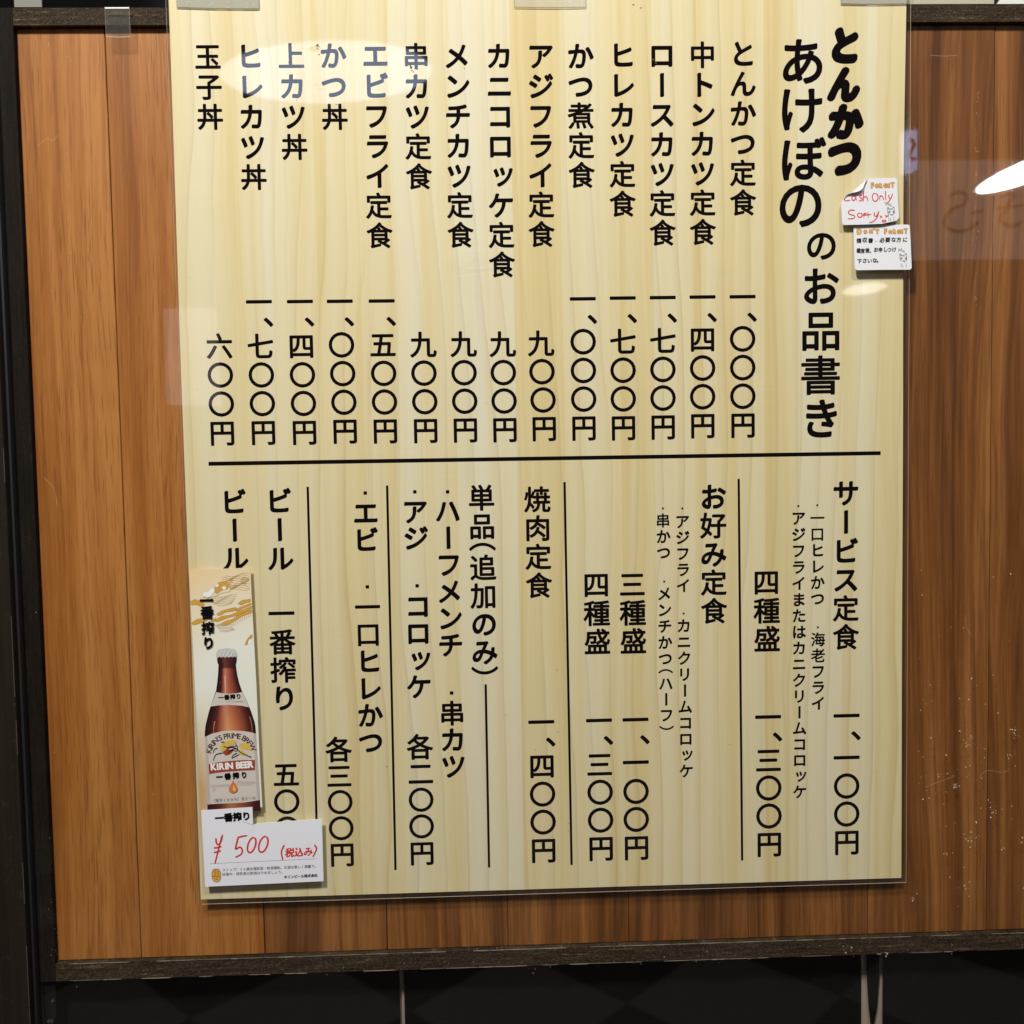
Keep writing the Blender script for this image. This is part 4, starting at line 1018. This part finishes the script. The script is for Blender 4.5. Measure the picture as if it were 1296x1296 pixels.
tape(-.2905, -.2248, .4068, .440, 'greyish clear tape strip over the upper left corner of the menu poster', M_tape2, slant=-.0012)
tape(-.0219, .0365, .4060, .440, 'clear tape strip over the middle of the poster top edge', M_tape)
tape(.2434, .2985, .4078, .440, 'greyish clear tape strip over the upper right corner of the menu poster', M_tape2)
t = tape(-.3473, -.3276, .3848, .4085, 'small clear tape piece on the glass over the top rail and a plank', mat_film("thin_clear_tape", .025), y=-.0009, dirt=False)
b = Build(); b.box(-.3470, -.3282, -.0011, -.0006, .4068, .4078); b.make('tape_highlight', plain("tape_highlight_white", (.80, .79, .76), .3), t)  # white strip paints the highlight across the top of the tape

# ================================================================ sticky notes
def note(outline, label, cx, ztop, curl):
    o = thing('sticky_note', label, 'note', 'two white handwritten notes', loc=(cx, -.004, ztop - .04))
    def surf(x, z):
        t = (ztop - z) / .040
        return -curl * t
    b = Build(); b.slab(mm(outline), -.0032, -.0026, surf); b.make('paper', M_paper, o)
    return o, surf


YN0 = -.0033
n1, s1 = note(ART['note1'], 'white note with red cash only writing and a folded corner', .278, .268, .0030)
n2, s2 = note(ART['note2'], 'white note with black Japanese handwriting below the cash only note', .288, .232, .0042)


def strokes(lst, w, mat, parent, name, y, surf=None, taper=.8):
    b = Build()
    for i, s in enumerate(lst): b.ribbon(mm(s), w / 1000, y - (i % 9) * LAYER, 6, taper, surf)
    return b.make(name, mat, parent)


def outlined(lst, parent, surf, y):
    b1 = Build(); b2_ = Build()
    for ch, x, z, h in lst:
        v, f, bb = glyph(ch)
        x, z, h = x / 1000, z / 1000, h / 1000
        sc = (h - .0012) / (bb[3] - bb[2])
        cx, cy = (bb[0] + bb[1]) / 2, (bb[2] + bb[3]) / 2
        fn = lambda a, c: (x + (a - cx) * sc * .84, z + (c - cy) * sc)
        stamp(b1, ch, fn, y, nib(.00052, .00052, 0, 8), surf)
        stamp(b2_, ch, fn, y - .00006, nib(.00010, .00010, 0, 6), surf)
    b1.make('heading_outline', M_brown, parent); b2_.make('heading', M_orange, parent)


outlined(ART['nt']['h1'], n1, s1, YN0)
strokes(ART['n1_t'], .55, M_brown, n1, 'heading_stroke', YN0, s1)
strokes(ART['n1_red'], .85, M_red, n1, 'red_writing', YN0 - .0001, s1)
strokes(ART['mr1'], .5, M_brown, n1, 'signature', YN0, s1)
strokes(ART['doodle1'], .42, M_pen, n1, 'doodle', YN0 - .00005, s1)
# the curled corner
fp = mm(ART['flap'])
A0, B0 = Vector(fp[0]), Vector(fp[1])
b = Build(); v = []; f = []; nu, nv = 14, 8
inner = smooth_line([fp[1]] + fp[2:] + [fp[0]], 6)
for i in range(nu + 1):
    t = i / nu
    e = B0.lerp(A0, t); q = inner[round(t * (len(inner) - 1))]
    bow = math.sin(math.pi * t)
    for j in range(nv + 1):
        s = j / nv
        x, z = e.x + (q[0] - e.x) * s, e.y + (q[1] - e.y) * s
        # rolls up out of the note's plane and comes back over it
        y = -.0030 + s1(x, z) - bow * .0032 * s ** .8
        v.append((x, y, z))
for i in range(nu):
    for j in range(nv):
        a = i * (nv + 1) + j; f.append((a, a + 1, a + nv + 2, a + nv + 1))
fo = mesh('folded_corner', v, f, M_paper, n1, True)
sd = fo.modifiers.new('paper', 'SOLIDIFY'); sd.thickness = .0003

outlined(ART['nt']['h2'], n2, s2, YN0)
b = Build()
for s, key in (('領収書.必要な方に', 'l1'), ('着席後、お申しつけ', 'l2'), ('下さいな。', 'l3')):
    x0, z0, x1, z1, h = (q / 1000 for q in ART['nt'][key])
    put_line(b, s, x0, z0, x1, z1, h * .88, YN0, nib(.00021, .00013, .8, 6), .10, surf=s2, jitter=.09)
b.make('handwriting', M_pen, n2)
strokes(ART['mr2'], .5, M_brown, n2, 'signature', YN0, s2)
strokes(ART['doodle2'], .42, M_pen, n2, 'doodle', YN0 - .00005, s2)

# ================================================================ the beer card and its price tag
YB0 = -.0062
card = thing('beer_card', 'tall printed card with a brown beer bottle over the poster lower left', 'card', loc=(-.265, -.004, -.24))
b = Build(); b.slab(mm(ART['card']), YB0 + .00004, YB0 + .0007); b.make('card_board', M_card, card)
b = Build(); b.box(-.285, -.255, -.0055, -.0012, -.22, -.10); b.make('foam_pad', M_edge, card)
L = 0
def yy():
    global L
    L += 1
    return YB0 - L * .00002
for nm, key, w, mt in (('gold_line_art', 'gold_lines', .30, M_gold2),):
    y = yy()
    strokes(ART['gold_lines'], w, mt, card, nm, y, None, 1.0)
y = yy() - .00003
for s in ART['white_blobs']:
    b = Build(); b.poly(smooth_line(mm(s) + [mm(s)[0]], 4)[:-1], y); b.make('white_cloud_art', M_white, card)
b = Build(); y = yy()
for i, s in enumerate(ART['gold_blobs']): b.poly(smooth_line(mm(s) + [mm(s)[0]], 4)[:-1], y - i * LAYER)
b.make('gold_cloud_art', M_gold, card)
y = yy() - .00005
strokes([s + [s[0]] for s in ART['gold_blobs']], .16, M_gold2, card, 'gold_outline_art', y, None, 1.0)
strokes([s + [s[0]] for s in ART['white_blobs'][1:3]], .3, M_white, card, 'white_eye_art', y - .00002, None, 1.0)
L += 5
# bottle picture
rows = ART['bottle']
rr = []
for i in range(len(rows) - 1):
    p0, p1, p2, p3 = rows[max(i - 1, 0)], rows[i], rows[i + 1], rows[min(i + 2, len(rows) - 1)]
    nsub = 4 if i > 3 else 1
    for k in range(nsub):
        t = k / nsub
        rr.append([tuple(p1[e][c] + (p2[e][c] - p1[e][c]) * t + (t - 3 * t * t * .0 - t) * 0 for c in (0, 1)) for e in (0, 1)])
rr.append([tuple(q) for q in rows[-1]])
nc = 16; v = []; f = []; uv = []
y = yy()
for r in rr:
    for j in range(nc + 1):
        t = j / nc
        v.append(((r[0][0] + (r[1][0] - r[0][0]) * t) / 1000, y, (r[0][1] + (r[1][1] - r[0][1]) * t) / 1000))
zt, zb = rr[0][0][1], rr[-1][0][1]
for i in range(len(rr) - 1):
    for j in range(nc):
        a = i * (nc + 1) + j; f.append((a + nc + 1, a + nc + 2, a + 1, a))
bo = mesh('bottle_picture', v, f, M_bottle, card)
ul = bo.data.uv_layers.new(name="across")
for lp in bo.data.loops:
    vi = lp.vertex_index
    ul.data[lp.index].uv = ((vi % (nc + 1)) / nc, (rr[vi // (nc + 1)][0][1] - zt) / (zb - zt))


def flat(key, name, mat, parent=bo, sub=1):
    b = Build(); pts = mm(ART[key])
    if sub > 1: pts = smooth_line(pts + [pts[0]], sub)[:-1]
    b.poly(pts, yy()); return b.make(name, mat, parent)


M_hi = plain("bottle_highlight_print", (.72, .40, .26), .4, .3)
M_hi2 = plain("bottle_rim_light_print", (.50, .20, .11), .4, .3)
M_cap = plain("silver_cap_print", (.60, .60, .58), .4, .3)
M_side = plain("label_side_print", (.50, .44, .39), .4, .3)
y = yy()
def along(t, i0, i1):
    return [((rr[i][0][0] + (rr[i][1][0] - rr[i][0][0]) * t) / 1000, (rr[i][0][1] + (rr[i][1][1] - rr[i][0][1]) * t) / 1000) for i in range(i0, i1)]
b = Build(); b.ribbon(along(.36, 5, 17), .0010, y, 3, .6); b.make('highlight', M_hi, bo)
b = Build(); b.ribbon(along(.17, 24, 33), .0009, y, 3, .5); b.make('highlight', M_hi2, bo)
b = Build(); b.ribbon(along(.93, 22, 33), .0006, y, 3, .5); b.make('highlight', M_hi2, bo)
b = Build()
for i in range(70):
    q = random.randint(5, 33); x, z = along(random.uniform(.12, .9), q, q + 1)[0]
    fleck(b, x, z, random.choice((.00014, .0002, .00028)), y - .00001)
b.make('droplets', M_hi, bo, kind='stuff')
flat('cap', 'bottle_cap', M_cap)
b = Build(); y = yy()
for x, z in mm(ART['capdots']): fleck(b, x, z, .0005, y)
for i in range(len(ART['cap'])):
    x, z = ART['cap'][i]
    if i in (0, 1, 2, 3, 4, 5, 6, 7, 8): b.ribbon(mm([ART['cap'][i], ART['cap'][i + 1]]), .00022, y)
for i in range(9, 19, 2): b.ribbon([(ART['cap'][i][0] / 1000, ART['cap'][i][1] / 1000), (ART['cap'][i][0] / 1000, ART['cap'][i][1] / 1000 + .0028)], .00035, y)
b.make('cap_mark', M_grey, bo)
flat('neck_label', 'neck_label', M_label)
flat('main_label', 'bottle_label', M_label)
ml = mm(ART['main_label']); y = yy()
b = Build(); b.ribbon([(x + .0012, z) for x, z in (ml[0], ml[18], ml[17], ml[16])], .0022, y, 4); b.make('label_side', M_side, bo)
b = Build(); b.ribbon([(x - .0012, z) for x, z in (ml[6], ml[7], ml[8], ml[9], ml[10])], .0022, y, 4); b.make('label_side', M_side, bo)


def line_on(parent, s, key, mat, name, em_k=1.0, pen=None, slant=0.0, y=None):
    b = Build(); x0, z0, x1, z1, h = (q / 1000 for q in ART['t'][key])
    put_line(b, s, x0, z0, x1, z1, h * em_k, yy() if y is None else y, pen, slant)
    return b.make(name, mat, parent)


def heavy(h): return nib(h * .05, h * .05, 0, 8)


line_on(bo, '一番搾り', 'neck', M_cink, 'label_lettering', 1.0, nib(.00028, .00028, 0, 6))
L += 3
b = Build(); x0, z0, x1, z1, h = (q / 1000 for q in ART['t']['neck2'])
put_line(b, 'KIRIN BREWERY', x0, z0, x1, z1, h * .55, yy()); b.make('label_lettering', M_grey, bo)
# lettering on an arc
arc = smooth_line(mm(ART['t']['arc']), 8)
cum = [0]
for i in range(1, len(arc)): cum.append(cum[-1] + math.hypot(arc[i][0] - arc[i - 1][0], arc[i][1] - arc[i - 1][1]))
word = "KIRIN’S PRIME BREW"
wid = [max(.30, (glyph(c)[2][1] - glyph(c)[2][0]) + .10) if c != ' ' else .34 for c in word]
tot = sum(wid); b = Build(); pos = 0; y = yy()
for c, w in zip(word, wid):
    sdist = (pos + w / 2) / tot * cum[-1]; pos += w
    i = max(j for j in range(len(cum)) if cum[j] <= sdist); i = min(i, len(arc) - 2)
    t = (sdist - cum[i]) / (cum[i + 1] - cum[i])
    x, z = arc[i][0] + (arc[i + 1][0] - arc[i][0]) * t, arc[i][1] + (arc[i + 1][1] - arc[i][1]) * t
    an = math.atan2(arc[i + 1][1] - arc[i][1], arc[i + 1][0] - arc[i][0])
    if c == ' ': continue
    em = .0064; bb = glyph(c)[2]
    put_char(b, c, x, z, em, y, False, nib(.00012, .00012, 0, 6), an)
b.make('label_lettering', M_cink if False else plain("label_brown_print", (.10, .045, .035), .5), bo)
L += 3
b = Build()
for s in ART['beast']: b.poly(smooth_line(mm(s) + [mm(s)[0]], 4)[:-1], yy())
em_ = b.make('crest', M_yellow, bo)
flat('beast_red', 'crest_mane', M_banner, em_ if False else bo, 3)
strokes(ART['beast_lines'], .75, M_cink, bo, 'crest_lines', yy() - .00003, None, .6)
L += 4
flat('banner', 'label_banner', M_banner)
x0, z0, x1, z1, h = (q / 1000 for q in ART['t']['banner'])
b = Build(); put_line(b, 'KIRIN BEER', x0, z0, x1, z1, h * 1.18, yy(), nib(.00036, .00036, 0, 8), flat=.92)
b.make('banner_lettering', M_white, bo)
L += 3
line_on(bo, '一番搾り', 'label', M_cink, 'label_lettering', 1.0, nib(.00030, .00030, 0, 8))
L += 3
flat('drop', 'label_drop', M_drop, bo, 3); flat('drop_hi', 'drop_shine', M_dropl, bo, 3)
strokes(ART['gray_lines'], .3, plain("pale_grey_print", (.42, .39, .37), .6), bo, 'label_small_print', yy(), None, 1.0)
line_on(bo, '（麦芽100％）生ビール', 'malt', M_grey, 'label_lettering', .85)
b = Build(); y = yy(); L += 3
for ch, x, z, w in ART['t']['card_v']:
    em = w / 1000 * .97
    put_char(b, ch, x / 1000, z / 1000, em, y, True, nib(.030 * em, .030 * em, 0, 10) if ch != 'り' else nib(.050 * em, .040 * em, 0, 10))
b.make('card_lettering', M_cink, card)

YG0 = -.0072
tagc = thing('price_tag', 'white price tag with red handwritten yen price under the beer bottle card', 'price tag', loc=(-.24, -.005, -.31))
b = Build(); b.slab(mm(ART['tag']), YG0, YG0 + .0006); b.make('tag_board', M_tagp, tagc)
b = Build(); b.box(-.275, -.20, YG0 + .0007, -.0012, -.300, -.275); b.make('foam_pad', M_edge, tagc)
yg = YG0 - .00003
strokes(ART['tag_crease'], .25, M_grey, tagc, 'crease', yg, None, 1.0)
strokes(ART['yen'][:4], 1.5, M_red, tagc, 'yen_sign', yg - .0001, None, .85)
strokes(ART['yen'][4:6], 1.5, M_red, tagc, 'price_digit', yg - .0001, None, .85)
strokes(ART['yen'][6:7], 1.5, M_red, tagc, 'price_digit', yg - .0001, None, .9)
strokes(ART['yen'][7:8], 1.5, M_red, tagc, 'price_digit', yg - .0001, None, .9)
strokes(ART['yen'][8:9], 1.4, M_red, tagc, 'bracket', yg - .0001, None, .85)
strokes(ART['yen'][9:10], 1.4, M_red, tagc, 'bracket', yg - .0001, None, .85)
b = Build(); x0, z0, x1, z1, h = (q / 1000 for q in ART['t']['tax'])
put_line(b, '税込み', x0, z0, x1, z1, h * .92, yg, nib(.00042, .00026, .8, 8), .16, jitter=.03)
b.make('tax_handwriting', M_red, tagc)
b = Build(); x0, z0, x1, z1, h = (q / 1000 for q in ART['t']['tag'])
put_line(b, '一番搾り', x0, z0, x1, z1, h * .98, yg - .0002, nib(.00042, .00042, 0, 8)); b.make('tag_lettering', M_cink, tagc)
strokes(ART['tag_line'], .28, M_grey, tagc, 'ruled_line', yg, None, 1.0)
b = Build(); b.poly(smooth_line(mm(ART['hand']) + [mm(ART['hand'])[0]], 3)[:-1], yg); hd = b.make('hand_symbol', M_orange, tagc)
strokes([ART['hand'] + [ART['hand'][0]]] + ART['hand_lines'], .42, M_pen, tagc, 'hand_outline', yg - .0001, None, 1.0)
for s, key, mt, pn in (('ストップ！20歳未満飲酒・飲酒運転。お酒は楽しく適量で。', 's1', M_grey, nib(.00006, .00006, 0, 6)), ('妊娠中・授乳期の飲酒はやめましょう。', 's2', M_grey, nib(.00006, .00006, 0, 6)), ('キリンビール株式会社', 's3', M_pen, nib(.00015, .00015, 0, 6))):
    b = Build(); x0, z0, x1, z1, h = (q / 1000 for q in ART['t'][key])
    put_line(b, s, x0, z0, x1, z1, h * .84, yg, pn); b.make('small_print', mt, tagc)

# ================================================================ lit signs across the way, mirrored in the glass
def sign(x0, x1, z0, z1, y, col, s, label, marks=None):
    k = (3.4 + CAM_T[1] * -1) / (2.4 + .784) if y < -2.2 else (3.0 + .784) / (2.0 + .784)      # moved back behind the lamps, seen at the same size
    fx, fz = (lambda a: CAM_T[0] + (a - CAM_T[0]) * k), (lambda a: CAM_T[2] + (a - CAM_T[2]) * k)
    x0, x1, z0, z1 = fx(x0), fx(x1), fz(z0), fz(z1)
    marks = [[(fx(p), fz(q)) for p, q in m] for m in marks or []]
    y -= 1.0
    o = thing('lit_sign', label, 'sign', 'lit signs across the passage', loc=((x0 + x1) / 2, y - .03, z0))
    b = Build(); b.box(x0, x1, y - .06, y, z0, z1); b.make('lit_panel', emit("sign_light", col, s), o)
    b = Build(); b.box(x0 - .01, x1 + .01, y - .08, y - .061, z0 - .01, z1 + .01); b.make('sign_back', M_gasket, o)
    if marks:
        b = Build()
        for m in marks: b.ribbon(m, .016, 0, 8)
        b.v = [(x, y + .002, z) for x, q, z in b.v]
        b.make('sign_mark', plain("dark_sign_mark", (.05, .04, .04), .8), o)


sign(1.413, 1.95, .700, 1.020, -2.4, (1.0, .90, .82), .95, 'wide dim warm lit sign mirrored faintly at the right',
     [[(1.525, .900), (1.556, .915), (1.585, .900), (1.572, .872), (1.54, .862)], [(1.54, .862), (1.515, .835), (1.512, .805), (1.545, .785), (1.59, .790), (1.625, .815)], [(1.60, .845), (1.64, .852)],
      [(1.70, .90), (1.745, .905), (1.72, .86), (1.70, .82), (1.74, .80), (1.775, .815)], [(1.685, .86), (1.785, .868)], [(1.81, .90), (1.835, .87), (1.82, .83)]])
sign(1.196, 1.232, .872, .985, -2.0, (.52, .60, 1.0), 6.5, 'small bluish lit sign mirrored beside the poster edge', [[(1.205, .96), (1.222, .945), (1.206, .91), (1.226, .90)]])
sign(-.965, -.822, .222, .497, -2.0, (.95, .9, 1.0), 1.6, 'pale upright lit sign mirrored at the left poster edge')

C.objects.unlink(_to); bpy.data.objects.remove(_to)
